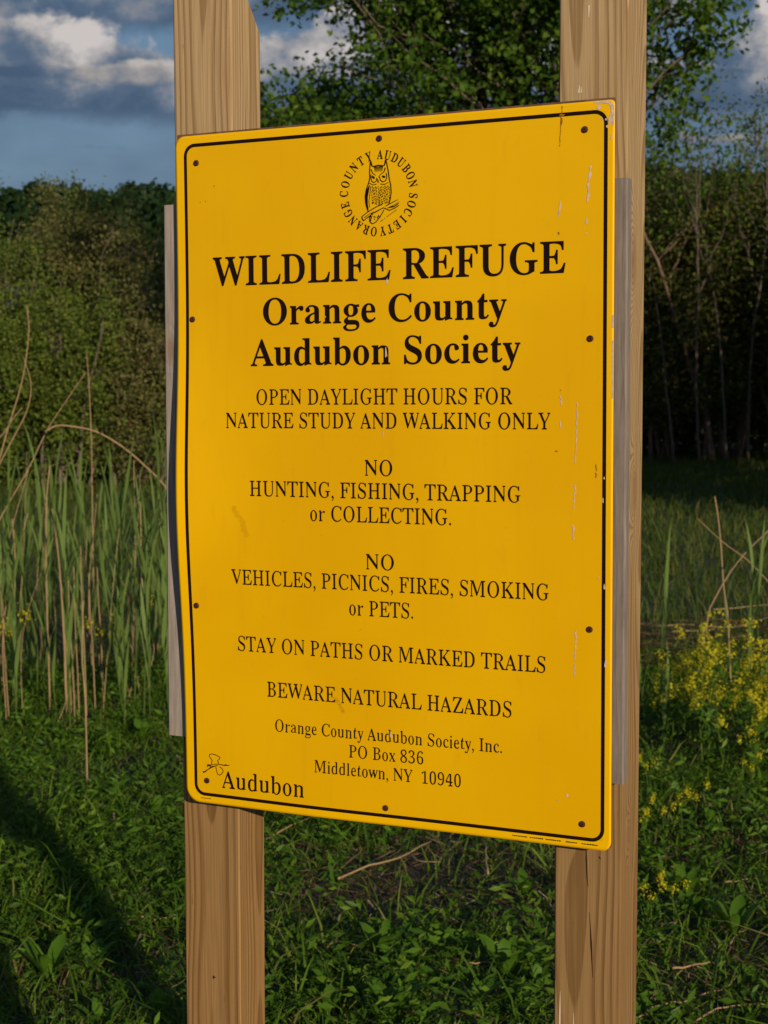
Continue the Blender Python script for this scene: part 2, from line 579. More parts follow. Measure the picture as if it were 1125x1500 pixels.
N = len(front)
ring = [(0, k) for k in range(nx)] + [(k, nx - 1) for k in range(1, ny_)] + [(ny_ - 1, k) for k in range(nx - 2, -1, -1)] + \
       [(k, 0) for k in range(ny_ - 2, 0, -1)]
rid = np.array([a * nx + b for a, b in ring])
rn = np.roll(rid, -1)
F = np.concatenate([q, q[:, ::-1] + N, np.stack([rid, rid + N, rn + N, rn], 1)])
panel = big('sign_panel', np.concatenate([front, back]), F, M_yel, sign)

EPS = .0011     # ink sits this far in front of the sheet's mid plane


def ink(name, polys, mat, parent=None, d=EPS, label=None):
    mb = MB()
    for V_, F_ in polys:
        V_ = np.asarray(V_, float)
        mb.add(sp(V_[:, 0], V_[:, 1], d), F_)
    o = mb.build(name, mat, parent or panel)
    if label:
        o['label'] = label
    return o


def ribbon(pts, w, closed=False):
    """flat band of width w (scalar or list) along 2D points"""
    P = np.asarray(pts, float)
    n = len(P)
    if closed:
        tn = np.roll(P, -1, 0) - np.roll(P, 1, 0)
    else:
        tn = np.gradient(P, axis=0)
    tn = unit(tn)
    nr = np.stack([-tn[:, 1], tn[:, 0]], 1)
    w = np.broadcast_to(np.asarray(w, float), (n,))[:, None] * .5
    V_ = np.concatenate([P + nr * w, P - nr * w])
    m_ = n if closed else n - 1
    F_ = [(i, n + i, n + (i + 1) % n, (i + 1) % n) for i in range(m_)]
    return V_, F_


def rrect(u0, u1, v0, v1, r, seg=8, step=.02):
    pts = []
    cs = [(u1 - r, v0 + r, -90), (u1 - r, v1 - r, 0), (u0 + r, v1 - r, 90), (u0 + r, v0 + r, 180)]
    for i, (cx, cy, a0) in enumerate(cs):
        for k in range(seg + 1):
            a = R(a0 + 90 * k / seg)
            pts.append((cx + r * math.cos(a), cy + r * math.sin(a)))
        nxt = cs[(i + 1) % 4]
        a = R(nxt[2])
        q0 = np.array(pts[-1])
        q1 = np.array((nxt[0] + r * math.cos(a), nxt[1] + r * math.sin(a)))
        m_ = int(np.linalg.norm(q1 - q0) / step)
        for k in range(1, m_):
            pts.append(tuple(q0 + (q1 - q0) * k / m_))
    return pts


BL, BR_, BB, BT = .0158, .5990, .0125, .9015
ink('border_line', [ribbon(rrect(BL, BR_, BB, BT, .0140), .0046, True)], M_ink)


# lettering: the serif glyphs that come with Blender's own built-in font
def glyphs(s):
    out = ''
    for ch in s:
        if 'A' <= ch <= 'Z':
            out += chr(0x1D400 + ord(ch) - 65)
        elif 'a' <= ch <= 'z':
            out += chr(0x1D41A + ord(ch) - 97)
        elif '0' <= ch <= '9':
            out += chr(0x1D7CE + ord(ch) - 48)
        else:
            out += ch
    return out


def text_mesh(s, res=5):
    cu_ = bpy.data.curves.new('lettering', 'FONT')
    cu_.body = glyphs(s)
    cu_.dimensions = '2D'
    cu_.fill_mode = 'FRONT'
    cu_.resolution_u = res
    ob = bpy.data.objects.new('lettering', cu_)
    COL.objects.link(ob)
    dg = bpy.context.evaluated_depsgraph_get()
    dg.update()
    me = ob.evaluated_get(dg).to_mesh()
    V_ = np.array([v.co[:2] for v in me.vertices]).reshape(-1, 2)
    F_ = [tuple(p_.vertices) for p_ in me.polygons]
    ob.evaluated_get(dg).to_mesh_clear()
    bpy.data.objects.remove(ob)
    bpy.data.curves.remove(cu_)
    return V_, F_


def thin(V_, F_, k0, k1):
    """re-weight the face: a stroke of local width t becomes k0 + k1 * t, measured across the stroke"""
    from collections import defaultdict
    cnt = defaultdict(int)
    dire = {}
    key, rep = {}, []
    for i, v in enumerate(np.round(V_, 5)):
        rep.append(key.setdefault(tuple(v), i))
    sg = 0
    for f in F_[:60]:
        P = V_[list(f)]
        sg += np.sum(P[:, 0] * np.roll(P[:, 1], -1) - np.roll(P[:, 0], -1) * P[:, 1])
    sg = 1 if sg > 0 else -1
    for f in F_:
        f = [rep[i] for i in f]
        for a, b in zip(f, f[1:] + f[:1]):
            if a != b:
                e = (min(a, b), max(a, b))
                cnt[e] += 1
                dire[e] = (a, b)
    E_ = np.array([dire[e] for e, k in cnt.items() if k == 1])
    A, B = V_[E_[:, 0]], V_[E_[:, 1]]
    D = B - A
    L_ = np.hypot(D[:, 0], D[:, 1]) + 1e-9
    NE = np.stack([D[:, 1], -D[:, 0]], 1) / L_[:, None] * sg          # outward
    # stroke width behind every outline edge
    mid_ = (A + B) / 2
    th = np.full(len(E_), .2)
    for i, fr in [(i, fr) for i in range(len(E_)) for fr in ((.12, .3, .5, .7, .88) if L_[i] > .05 else (.5,))]:
        o_, d_ = A[i] + D[i] * fr - NE[i] * 1e-4, -NE[i]
        den = d_[0] * D[:, 1] - d_[1] * D[:, 0]
        w_ = A - o_
        ok = abs(den) > 1e-9
        dn = np.where(ok, den, 1)
        tt_ = (w_[:, 0] * D[:, 1] - w_[:, 1] * D[:, 0]) / dn
        ss_ = (w_[:, 0] * d_[1] - w_[:, 1] * d_[0]) / dn
        hit = ok & (tt_ > 1e-6) & (ss_ >= 0) & (ss_ <= 1)
        if hit.any():
            th[i] = min(th[i], tt_[hit].min())
    th = np.minimum(th, .20)
    off_ = (th - (k0 + k1 * th)) / 2
    out = V_.copy()
    acc = {}
    for i, (a, b) in enumerate(E_):
        acc.setdefault(a, []).append(i)
        acc.setdefault(b, []).append(i)
    mv = {}
    for v, es in acc.items():
        if len(es) < 2:
            mv[v] = -NE[es[0]] * off_[es[0]]
            continue
        i, j = es[0], es[1]
        n1_, n2_ = NE[i], NE[j]
        det = n1_[0] * n2_[1] - n1_[1] * n2_[0]
        if abs(det) > .35:       # a corner: move each side by its own amount
            r1, r2 = -off_[i], -off_[j]
            m_ = np.array([(r1 * n2_[1] - r2 * n1_[1]) / det, (n1_[0] * r2 - n2_[0] * r1) / det])
        else:
            m_ = -(n1_ * off_[i] + n2_ * off_[j]) / 2
        l_ = np.hypot(*m_)
        if l_ > .05:
            m_ *= .05 / l_
        mv[v] = m_
    for i in range(len(V_)):
        if rep[i] in mv:
            out[i] = V_[i] + mv[rep[i]]
    return out


def fix_commas(V_, F_, s):
    """the built-in face has no serif comma: give it one"""
    if ',' not in s and '.' not in s:
        return V_, F_
    key, par = {}, list(range(len(V_)))

    def root(i):
        while par[i] != i:
            par[i] = par[par[i]]
            i = par[i]
        return i
    for i, v in enumerate(np.round(V_, 5)):
        j = key.setdefault(tuple(v), i)
        par[root(i)] = root(j)
    for f in F_:
        for k in f[1:]:
            par[root(k)] = root(f[0])
    isl = {}
    for i in range(len(V_)):
        isl.setdefault(root(i), []).append(i)
    kill, add_ = set(), []
    for r_, ids in isl.items():
        P = V_[ids]
        if P[:, 1].max() < .25 and P[:, 1].min() < -.03:
            kill.add(r_)
            cx_ = P[:, 0].mean()
            add_.append([(cx_ - .055, .045), (cx_ - .03, -.005), (cx_ + .005, -.012), (cx_ + .02, -.06), (cx_ - .05, -.13), (cx_ - .035, -.155),
                         (cx_ + .045, -.09), (cx_ + .07, -.02), (cx_ + .065, .05), (cx_ + .03, .095), (cx_ - .02, .095)])
        elif P[:, 1].max() < .25 and P[:, 0].max() - P[:, 0].min() < .2:
            kill.add(r_)
            cx_ = P[:, 0].mean()
            add_.append([(cx_ + .056 * math.cos(-a_ * math.pi / 6), .048 + .056 * math.sin(-a_ * math.pi / 6)) for a_ in range(12)])
    F2 = [f for f in F_ if root(f[0]) not in kill]
    V2_ = list(map(tuple, V_))
    for poly in add_:
        n0 = len(V2_)
        V2_ += poly
        F2.append(tuple(range(n0 + len(poly) - 1, n0 - 1, -1)))
    used = sorted({i for f in F2 for i in f})
    mp = {o_: n_ for n_, o_ in enumerate(used)}
    return np.array(V2_)[used], [tuple(mp[i] for i in f) for f in F2]


CAPH = None
_V, _F = text_mesh('H')
CAPH = _V[:, 1].max()


def words(s, u0, u1, v, cap, dx_=0.0, dy_=0.0, name='lettering', cond=None):
    V_, F_ = text_mesh(s)
    V_ = thin(V_, F_, dx_, dy_)
    V_, F_ = fix_commas(V_, F_, s)
    x0, x1 = V_[:, 0].min(), V_[:, 0].max()
    sx = (u1 - u0) / (x1 - x0)
    sy = cap / CAPH
    P = np.stack([u0 + (V_[:, 0] - x0) * sx, v + V_[:, 1] * sy], 1)
    return ink(name, [(P, F_)], M_ink)


TH, TV = .030, .50     # weight of the light face
words('WILDLIFE REFUGE', .0560, .5495, .7125, .0380, .022, .76)
words('Orange County', .1321, .4741, .6590, .0345, .022, .80)
words('Audubon Society', .1130, .4920, .6050, .0350, .022, .80)
words('OPEN DAYLIGHT HOURS FOR', .1214, .4822, .5533, .0203, TH, TV)
words('NATURE STUDY AND WALKING ONLY', .0749, .5312, .5222, .0203, TH, TV)
words('NO', .2792, .3186, .4611, .0203, TH, TV)
words('HUNTING, FISHING, TRAPPING', .1102, .4924, .4310, .0203, TH, TV)
words('or COLLECTING.', .1999, .3997, .3998, .0203, TH, TV)
words('NO', .2797, .3200, .3386, .0200, TH, TV)
words('VEHICLES, PICNICS, FIRES, SMOKING', .0795, .5293, .3100, .0203, TH, TV)
words('or PETS.', .2553, .3465, .2768, .0200, TH, TV)
words('STAY ON PATHS OR MARKED TRAILS', .0870, .5248, .2185, .0203, TH, TV)
words('BEWARE NATURAL HAZARDS', .1305, .4802, .1582, .0203, TH, TV)
words('Orange County Audubon Society, Inc.', .1425, .4675, .1113, .0165, TH, TV)
words('PO Box 836', .2530, .3595, .0860, .0165, TH, TV)
words('Middletown, NY  10940', .2020, .4115, .0610, .0165, TH, TV)
words('Audubon', .0575, .1865, .0245, .0245, TH, TV + .04)

# tiny maker's print along the bottom edge: too small to read, so only its broken dashes
rg = np.random.default_rng(3)


def dashes(u0, u1, v, h, gaps):
    polys = []
    u = u0
    while u < u1:
        w_ = rg.uniform(.0012, .0026)
        hh = h * rg.uniform(.7, 1.0)
        if not any(a < u < b for a, b in gaps):
            polys.append(([(u, v), (u + w_, v), (u + w_, v + hh), (u, v + hh)], [(0, 1, 2, 3)]))
        u += w_ + rg.uniform(.0003, .0008)
    return polys


ink('fine_print', dashes(.4813, .5931, .0055, .0017, ((.499, .502), (.520, .523), (.545, .550), (.566, .571))), M_ink)
ink('fine_print', dashes(.0232, .0386, .0062, .0012, ()), M_ink)

# round emblem: ring of capitals and the owl on a branch
EU, EV = .3012, .8222
emb_polys = []
RIN = .0430


def ring_word(word, a0, a1):
    n = len(word)
    for k, ch in enumerate(word):
        V_, F_ = text_mesh(ch, 4)
        V_ = thin(V_, F_, .036, .80)
        w_ = V_[:, 0].max() - V_[:, 0].min()
        s = .0112 / CAPH
        X_ = (V_[:, 0] - (V_[:, 0].max() + V_[:, 0].min()) / 2) * s * .72
        Y_ = V_[:, 1] * s + RIN
        a = R(a0 + (a1 - a0) * k / (n - 1))       # clockwise from the top
        ca, sa = math.cos(a), math.sin(a)
        emb_polys.append((np.stack([EU + X_ * ca + Y_ * sa, EV - X_ * sa + Y_ * ca], 1), F_))


ring_word('AUDUBON', 3, 79)
ring_word('SOCIETY', 97, 173)
ring_word('ORANGE', 188, 255)
ring_word('COUNTY', 272, 344)
ink('ring_lettering', emb_polys, M_ink)


def ow(pts, w):
    """owl drawing coordinates (enlarged sketch) to the sheet"""
    P = np.array([(EU + (x - 527) * .000134, EV - (y - 520) * .000134) for x, y in pts])
    if len(P) > 2:      # smooth the polyline
        tt = np.linspace(0, len(P) - 1, (len(P) - 1) * 3 + 1)
        P = np.stack([np.interp(tt, np.arange(len(P)), P[:, 0]), np.interp(tt, np.arange(len(P)), P[:, 1])], 1)
    return ribbon(P, np.asarray(w, float) * .0001385 if np.isscalar(w) else
                  np.interp(np.linspace(0, 1, len(P)), np.linspace(0, 1, len(w)), w) * .0001385)


owl = []
owl.append(ow([(445, 215), (440, 260), (436, 310), (438, 370), (425, 420), (400, 480), (388, 540), (392, 600), (405, 650), (420, 690)], 11))
owl.append(ow([(606, 212), (618, 260), (632, 330), (640, 390), (655, 450), (660, 520), (650, 580), (635, 630)], 11))
owl.append(ow([(447, 215), (462, 262), (490, 268)], [16, 12, 9]))
owl.append(ow([(604, 212), (592, 262), (570, 268)], [16, 12, 9]))
owl.append(ow([(478, 268), (525, 260), (575, 268)], 14))
for x0 in range(488, 580, 12):       # crown streaks
    owl.append(ow([(x0, 272), (x0 + (x0 - 530) * -.15, 318)], [9, 3]))
owl.append(ow([(450, 290), (468, 330), (500, 350)], [10, 8, 5]))
owl.append(ow([(600, 285), (585, 325), (550, 345), (528, 372)], [12, 9, 7, 5]))
owl.append(ow([(452, 340), (450, 375), (458, 405), (480, 418), (505, 405), (512, 375)], 9))
owl.append(ow([(540, 365), (548, 400), (575, 418), (605, 405), (616, 370), (608, 335)], 9))
owl.append(ow([(462, 355), (478, 372), (492, 378)], [16, 22, 6]))
owl.append(ow([(565, 360), (582, 370), (600, 372)], [8, 24, 12]))
owl.append(ow([(520, 385), (524, 412), (530, 425)], [6, 14, 4]))
owl.append(ow([(435, 420), (470, 440), (510, 432)], 7))
owl.append(ow([(545, 434), (590, 442), (630, 425)], 7))
owl.append(ow([(436, 440), (415, 490), (400, 550), (405, 620), (420, 670)], [8, 26, 30, 20, 8]))
owl.append(ow([(450, 450), (438, 520), (428, 590), (432, 650)], 6))
for i, x0 in enumerate(range(462, 640, 16)):  # breast streaks
    y = 452 + (i % 2) * 10
    while y < 628 - abs(x0 - 548) * .15:
        L_ = rg.uniform(14, 26)
        dxo = rg.uniform(-5, 5)
        owl.append(ow([(x0 + dxo, y), (x0 + dxo + 2, y + L_ * .5), (x0 + dxo - 1, y + L_)], [3, rg.uniform(8, 12), 3]))
        y += L_ + rg.uniform(2, 7)
# branch
owl.append(ow([(352, 732), (400, 700), (460, 668), (520, 640), (565, 628)], 9))
owl.append(ow([(368, 772), (420, 738), (470, 705), (530, 680), (580, 660), (640, 688), (700, 668), (738, 645)], 9))
owl.append(ow([(600, 645), (660, 620), (728, 592)], [9, 8, 5]))
owl.append(ow([(620, 665), (690, 640), (745, 612)], [7, 6, 4]))
owl.append(ow([(352, 732), (356, 755), (370, 772)], 12))
owl.append(ow([(380, 742), (430, 712), (480, 690)], [9, 5, 4]))
owl.append(ow([(640, 660), (690, 655), (735, 628)], [12, 10, 8]))
# tail and its mottling
owl.append(ow([(428, 735), (440, 790), (462, 805), (500, 790), (545, 740), (585, 680)], 9))
for k in range(34):
    a, b = rg.uniform(0, 1), rg.uniform(0, 1)
    x_, y_ = 440 + a * 115 - b * 10, 700 + b * 85 - a * 30
    owl.append(ow([(x_, y_), (x_ + rg.uniform(-8, 8), y_ + rg.uniform(5, 14))], rg.uniform(5, 9)))
owl.append(ow([(545, 790), (575, 770)], 6))
owl.append(ow([(585, 765), (596, 760)], 5))
owl.append(ow([(610, 750), (665, 715), (718, 685)], 5))
ink('owl_emblem', owl, M_ink, d=EPS + .00004)


def bd(pts, w):
    P = np.array([(.0279 + (x - 215) * .000194 - (y - 250) * .0000035, .0687 + (x - 215) * .000018 - (y - 250) * .000172) for x, y in pts])
    tt = np.linspace(0, len(P) - 1, (len(P) - 1) * 3 + 1)
    P = np.stack([np.interp(tt, np.arange(len(P)), P[:, 0]), np.interp(tt, np.arange(len(P)), P[:, 1])], 1)
    ww = np.interp(np.linspace(0, 1, len(P)), np.linspace(0, 1, len(w)), w) if not np.isscalar(w) else w
    return ribbon(P, np.asarray(ww) * .00018)


bird = [bd([(285, 328), (292, 305), (280, 285), (268, 268), (270, 252), (290, 247), (315, 254), (340, 266), (356, 276), (350, 292), (336, 302), (345, 326)], 6),
        bd([(215, 398), (232, 394), (258, 374), (285, 356), (312, 347), (340, 340)], [14, 10, 6, 12, 8, 5]),
        bd([(248, 336), (275, 340), (300, 333), (340, 330), (395, 342), (435, 340)], [8, 10, 5, 6, 8, 4]),
        bd([(322, 352), (328, 385), (336, 412), (352, 422), (372, 410), (384, 388), (372, 366), (352, 352)], 6),
        bd([(248, 352), (262, 342), (280, 350)], 8),
        bd([(395, 332), (410, 338), (432, 345)], [3, 8, 2])]
ink('bird_emblem', bird, M_ink)

# chips, scratches and stains
rg = np.random.default_rng(11)


def blob(u, v, w, h, n=9, jit=.35):
    a = np.sort(rg.uniform(0, 2 * math.pi, n))
    r = 1 + rg.uniform(-jit, jit, n)
    return np.stack([u + np.cos(a) * w * .5 * r, v + np.sin(a) * h * .5 * r], 1), [tuple(range(n))]


def scratch(pts, w, broken=.35):
    out = []
    P = np.array(pts, float)
    L_ = np.concatenate([[0], np.cumsum(np.linalg.norm(np.diff(P, axis=0), axis=1))])
    s = 0
    while s < L_[-1]:
        l = rg.uniform(.003, .016)
        if rg.uniform() > broken:
            q_ = np.linspace(s, min(s + l, L_[-1]), 4)
            w = w * .93
            c_ = np.stack([np.interp(q_, L_, P[:, 0]) + rg.normal(0, w * .25, 4), np.interp(q_, L_, P[:, 1])], 1)
            out.append(ribbon(c_, [w * .3, w * rg.uniform(.6, 1.2), w * rg.uniform(.5, 1), w * .2]))
        s += l * rg.uniform(.8, 1.3)
    return out


chips = []
chips += scratch([(.5806, .8384), (.579, .8264), (.5770, .8006), (.5759, .7576)], .0042, .35)
chips += scratch([(.5647, .5547), (.5640, .5131), (.5625, .480)], .0020, .05)
chips += scratch([(.5625, .4545), (.5609, .4251)], .0026, .15)
chips += scratch([(.5606, .405), (.5601, .3871)], .0030, .3)
chips += scratch([(.5641, .2743), (.5637, .25)], .0026, .1)
chips += scratch([(.5637, .25), (.5620, .215)], .0014, .4)
chips += scratch([(.5415, .7985), (.5410, .78)], .0030, .2)
chips += scratch([(.5439, .5631), (.5448, .5464), (.5423, .4962)], .0022, .55)
chips += scratch([(.5892, .3700), (.5931, .3400)], .0026, .45)
for (u, v, w_, h_) in ((.3127, .7105, .0026, .009), (.3055, .5150, .0030, .009), (.3111, .6201, .0034, .013), (.3143, .1215, .0040, .009),
                       (.6016, .237, .0028, .0150), (.6001, .3298, .0024, .007), (.5533, .0653, .0030, .006),
                       (.5418, .058, .0018, .003), (.5935, .893, .0024, .004), (.5990, .892, .0020, .003), (.2245, .668, .0015, .004),
                       (.5990, .4630, .0018, .004), (.5975, .436, .0014, .010)):
    chips.append(blob(u, v, w_, h_))
# worn top right corner
chips += [ribbon([(.584, .9128), (.594, .9128), (.603, .9115), (.6066, .9070), (.6074, .897), (.6078, .884)], [.001, .0028, .0036, .0045, .0040, .002])]
chips += [blob(.5895, .9075, .0065, .0075), blob(.6045, .8900, .0065, .0200), blob(.6005, .8830, .0028, .004), blob(.6058, .8720, .0026, .008)]
chips += [ribbon([(W - .0008, .56), (W - .0008, .60), (W - .0008, .63)], .0014), ribbon([(W - .0008, .645), (W - .0007, .66)], .0022)]
paint_chips = ink('paint_chips', chips, M_chip, d=EPS + .00012)
rust = []
rust += scratch([(.5446, .9121), (.5430, .888), (.5413, .8637)], .0016, .3)
rust += [blob(.5445, .9010, .0075, .0035), blob(.5440, .8935, .003, .010), blob(.5407, .7600, .0035, .0035), blob(.5385, .4953, .0038, .0026)]
rust += scratch([(.5890, .4800), (.5892, .4634)], .0022, .1)
rust += scratch([(.5892, .4634), (.5894, .4400)], .0012, .4)
rust += [blob(.5405, .785, .002, .004), blob(.5435, .5700, .0015, .002), blob(.060, .846, .0022, .002), blob(.0460, .826, .0018, .0018),
         blob(.0380, .8255, .0015, .0018)]
rust_stain = ink('rust_stain', rust, M_rust, d=EPS + .00008)
sm = []
for k in range(12):
    tt = k / 11
    sm.append(blob(.0880 + tt * .018 + rg.normal(0, .0012), .4140 - tt * .036, .0075, .007, 14, .15))
for k in range(9):
    tt = k / 8
    sm.append(blob(.2340 + tt * .012 + rg.normal(0, .0008), .1640 - tt * .018, .0060, .0045, 14, .15))
brown_smudge = ink('brown_smudge', sm, M_smudge, d=EPS + .00002)

for o_ in (paint_chips, rust_stain, brown_smudge):
    tag(o_, kind='stuff')

# screws
for (u, v) in ((.0326, .8778), (.3026, .8908), (.5728, .8817), (.0235, .6691), (.5807, .6322), (.0245, .2777), (.5814, .2764),
               (.0335, .0319), (.3057, .0228), (.5729, .0310)):
    mb = MB()
    c0 = sp(u, v, .0009)
    n = 12
    rings_ = []
    for rr, hh in ((.0042, 0.0), (.0040, .0010), (.0030, .0019), (.0012, .0021), (.0010, .0012)):
        rings_.append([(c0[0] + rr * math.cos(2 * math.pi * k / n), c0[1] - hh, c0[2] + rr * math.sin(2 * math.pi * k / n)) for k in range(n)])
    V_ = np.array(rings_).reshape(-1, 3)
    F_ = [(i * n + k, i * n + (k + 1) % n, (i + 1) * n + (k + 1) % n, (i + 1) * n + k) for i in range(4) for k in range(n)] + [tuple(4 * n + k for k in range(n))]
    mb.add(V_, F_)
    mb.build('screw', M_screw, panel)

# thin plywood backing, a hair larger at the top
mb = MB()
mb.box(.0015, W - .0012, .0022, .0075, SZ + .004, SZ + H + .0030)
bk = mb.build('backing_board', M_ply, sign)


def plank(name, mat, u0t, u1t, u0b, u1b, y0, y1, z0, z1, bev=.002, cut=None, y1b=None, segs=14):
    """a sawn board or post standing upright: slightly different at its foot and head, eased edges"""
    y1b = y1 if y1b is None else y1b
    zs_ = np.linspace(z0, z1, segs)
    V_ = []
    for z in zs_:
        k = (z - z0) / (z1 - z0)
        a = u0b + (u0t - u0b) * k
        b = u1b + (u1t - u1b) * k
        yb = y1b + (y1 - y1b) * k
        e = bev
        prof = [(a + e, y0), (b - e, y0), (b, y0 + e), (b, yb - e), (b - e, yb), (a + e, yb), (a, yb - e), (a, y0 + e)]
        if cut is not None and z > cut[0]:
            c_ = min((z - cut[0]) * cut[1], .05)
            prof[3] = (b, yb - e - c_)
            prof[4] = (b - e - c_ * .6, yb)
        V_ += [(x_, y_, z) for x_, y_ in prof]
    F_ = [(i * 8 + k, i * 8 + (k + 1) % 8, (i + 1) * 8 + (k + 1) % 8, (i + 1) * 8 + k) for i in range(segs - 1) for k in range(8)]
    F_ += [tuple(range(7, -1, -1)), tuple((segs - 1) * 8 + k for k in range(8))]
    # mesh with its origin at the lower left front corner so the grain follows the piece
    ox, oy = u0b, y0
    mb_ = MB()
    V_ = np.array(V_) - np.array([ox, oy, 0])
    mb_.add(V_, F_)
    o = mb_.build(name, mat, sign)
    o.location = (ox, oy, 0)
    return o


PY0 = .0270
# z runs from 0.25 m under the soil to above the frame; u at z=2.05 and z=.55 solved from the photo
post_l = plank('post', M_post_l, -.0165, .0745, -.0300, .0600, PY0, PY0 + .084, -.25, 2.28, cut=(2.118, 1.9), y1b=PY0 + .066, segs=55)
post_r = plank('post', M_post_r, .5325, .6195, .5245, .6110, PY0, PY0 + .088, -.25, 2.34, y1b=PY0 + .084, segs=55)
plank('batten', M_gray_l, -.0265, .0620, -.0345, .0540, .0080, .0262, SZ + .0885, SZ + .8260, bev=.0022)
plank('batten', M_gray_r, .5340, .6240, .5330, .6230, .0080, .0262, SZ + .0840, SZ + .8230, bev=.0022)


def decal(name, polys, mat, parent, y, ox):
    """open cracks and splinters on a post face, drawn in face coordinates (u, height)"""
    mb_ = MB()
    for V_, F_ in polys:
        V_ = np.asarray(V_)
        mb_.add(np.stack([V_[:, 0] - ox, np.full(len(V_), y), V_[:, 1]], 1), F_)
    return mb_.build(name, mat, parent)


crk = [ribbon([(.5700, SZ - .002), (.5706, SZ - .022), (.5715, SZ - .045), (.5730, SZ - .058)], [.0004, .0016, .0012, .0003]),
       ribbon([(.5748, SZ - .090), (.5762, SZ - .110), (.5774, SZ - .132), (.5782, SZ - .150), (.5795, SZ - .175)], [.0003, .0010, .0021, .0014, .0003]),
       blob(.5885, SZ - .0180, .003, .004)]
decal('crack', crk, M_crack, post_r, -.0004, .5245)
spl = [ribbon([(.5365, SZ - .200), (.5362, SZ - .225), (.5358, SZ - .262)], [.0005, .0020, .0024]),
       ribbon([(.5545, SZ - .225), (.5545, SZ - .262)], [.0004, .0022]),
       ribbon([(.5570, SZ + .931), (.5575, SZ + .940)], [.003, .0008]), ribbon([(.5600, SZ + .931), (.5600, SZ + .938)], [.002, .0008]),
       ribbon([(.5690, SZ + 1.020), (.5692, SZ + 1.034)], [.001, .0028])]
decal('splinter', spl, M_splinter, post_r, -.0004, .5245)
decal('nail_hole', [blob(.0230, SZ - .262, .0060, .0065)], M_crack, post_l, -.0004, -.0300)


# ------------------------------------------------------------------ vegetation
def curve_pts(p0, d0, length, n, rng, wander=.12, trop=(0, 0, 0)):
    p = np.array(p0, float)
    d = unit(np.array(d0, float))
    out = [p.copy()]
    for k in range(n):
        d = unit(d + rng.normal(size=3) * wander + np.array(trop))
        p = p + d * length / n
        out.append(p.copy())
    return np.array(out)


def make_tree(name, base, rng, trunks, env_c, env_r, n_limb, n_twig, n_leaf, leaf_size, mat_leaf, mat_bark, label, cat='tree', group=None,
              leaf_spread=.16, twig_len=.8, twiglets=7, thin_lo=0.0, stem_wander=.06, fork=.35, leaf_up=.35, gap=.0, shape='round', kind_leaf='crown'):
    """stems from the ground, limbs into the crown's volume, twigs off the limbs and leaves along the twigs"""
    root = empty(name, base)
    tag(root, label, cat, group)
    b = np.array(base)
    ec = np.array(env_c) - b
    er = np.array(env_r)
    stems = []
    for (ox, oy, lean_x, lean_y, hgt, r0) in trunks:
        d0 = (lean_x, lean_y, 1.0)
        P = curve_pts((ox, oy, -.1), d0, hgt, 12, rng, stem_wander, (0, 0, .04))
        mb = MB()
        mb.tube(P, np.linspace(r0, r0 * .22, len(P)), 7)
        mb.build('trunk', mat_bark, root, smooth=True)
        stems.append((P, r0))
    limbs = MB()
    LP = []
    for k in range(n_limb):
        P, r0 = stems[k % len(stems)]
        # target within the crown's volume
        while True:
            u = rng.uniform(-1, 1, 3)
            if np.sum(u * u) < 1 and (np.sum(u * u) > .12):
                break
        tgt = ec + u * er
        # leave the stem below the target
        cand = [i for i in range(2, len(P)) if P[i][2] < tgt[2] - .15 * abs(tgt[0] - P[i][0])]
        i = cand[-1] if cand else 2
        if len(cand) > 3:
            i = cand[rng.integers(len(cand) // 2, len(cand))]
        s_ = P[i]
        n = 8
        tt = np.linspace(0, 1, n + 1)[:, None]
        dist = np.linalg.norm(tgt - s_)
        midp = (s_ + tgt) / 2 + np.array([0, 0, dist * rng.uniform(-.02, .18)]) + rng.normal(size=3) * dist * .06
        Q = (1 - tt) ** 2 * s_ + 2 * tt * (1 - tt) * midp + tt ** 2 * tgt
        Q[1:-1] += rng.normal(size=(n - 1, 3)) * dist * .015
        rr = min(r0 * (1 - i / len(P)) * .6 + .006, r0 * .5)
        limbs.tube(Q, np.linspace(rr, .004, n + 1), 5)
        LP.append(Q)
    tw = MB()
    LC, LA = [], []
    for Q in LP:
        for j in range(n_twig):
            f = rng.uniform(.25, 1.0) * (len(Q) - 1)
            i = min(int(f), len(Q) - 2)
            p0 = Q[i] + (Q[i + 1] - Q[i]) * (f - i)
            d = unit(rng.normal(size=3) + unit(Q[i + 1] - Q[i]) * .7 + np.array([0, 0, .25]))
            T1 = curve_pts(p0, d, twig_len * rng.uniform(.5, 1.2), 4, rng, .18)
            tw.tube(T1, [.005, .004, .003, .002, .0015] if twig_len < 1.2 else [.009, .007, .005, .003, .002], 3)
            for k in range(twiglets):
                g = rng.uniform(.2, 1) * 4
                i2 = min(int(g), 3)
                p1 = T1[i2] + (T1[i2 + 1] - T1[i2]) * (g - i2)
                d1 = unit(rng.normal(size=3) + unit(T1[i2 + 1] - T1[i2]))
                L_ = twig_len * rng.uniform(.2, .5)
                m_ = max(1, int(n_leaf * rng.uniform(.4, 1.5)))
                a = rng.uniform(0, 1, (m_, 1))
                LC.append(p1 + d1 * L_ * a + rng.normal(size=(m_, 3)) * leaf_spread * .35)
                LA.append(np.repeat(d1[None], m_, 0))
    limbs.build('branches', mat_bark, root, smooth=True)
    tag(tw.build('twigs', mat_bark, root), kind='stuff')
    LC = np.concatenate(LC)
    LA = np.concatenate(LA)
    if gap > 0:
        k_ = np.sin(LC[:, 0] * 2.9 + 1.3) * np.sin(LC[:, 2] * 3.3 + .4) * np.sin(LC[:, 1] * 2.1 + 2.0)
        keep = k_ < 1 - gap + rng.uniform(-.15, .15, len(LC))
        LC, LA = LC[keep], LA[keep]
    V_, F_ = leaves(LC, leaf_size, rng, .62, leaf_up, axis=LA, axis_w=.4)
    tag(big(kind_leaf, V_, F_, mat_leaf, root), kind='stuff')
    return root


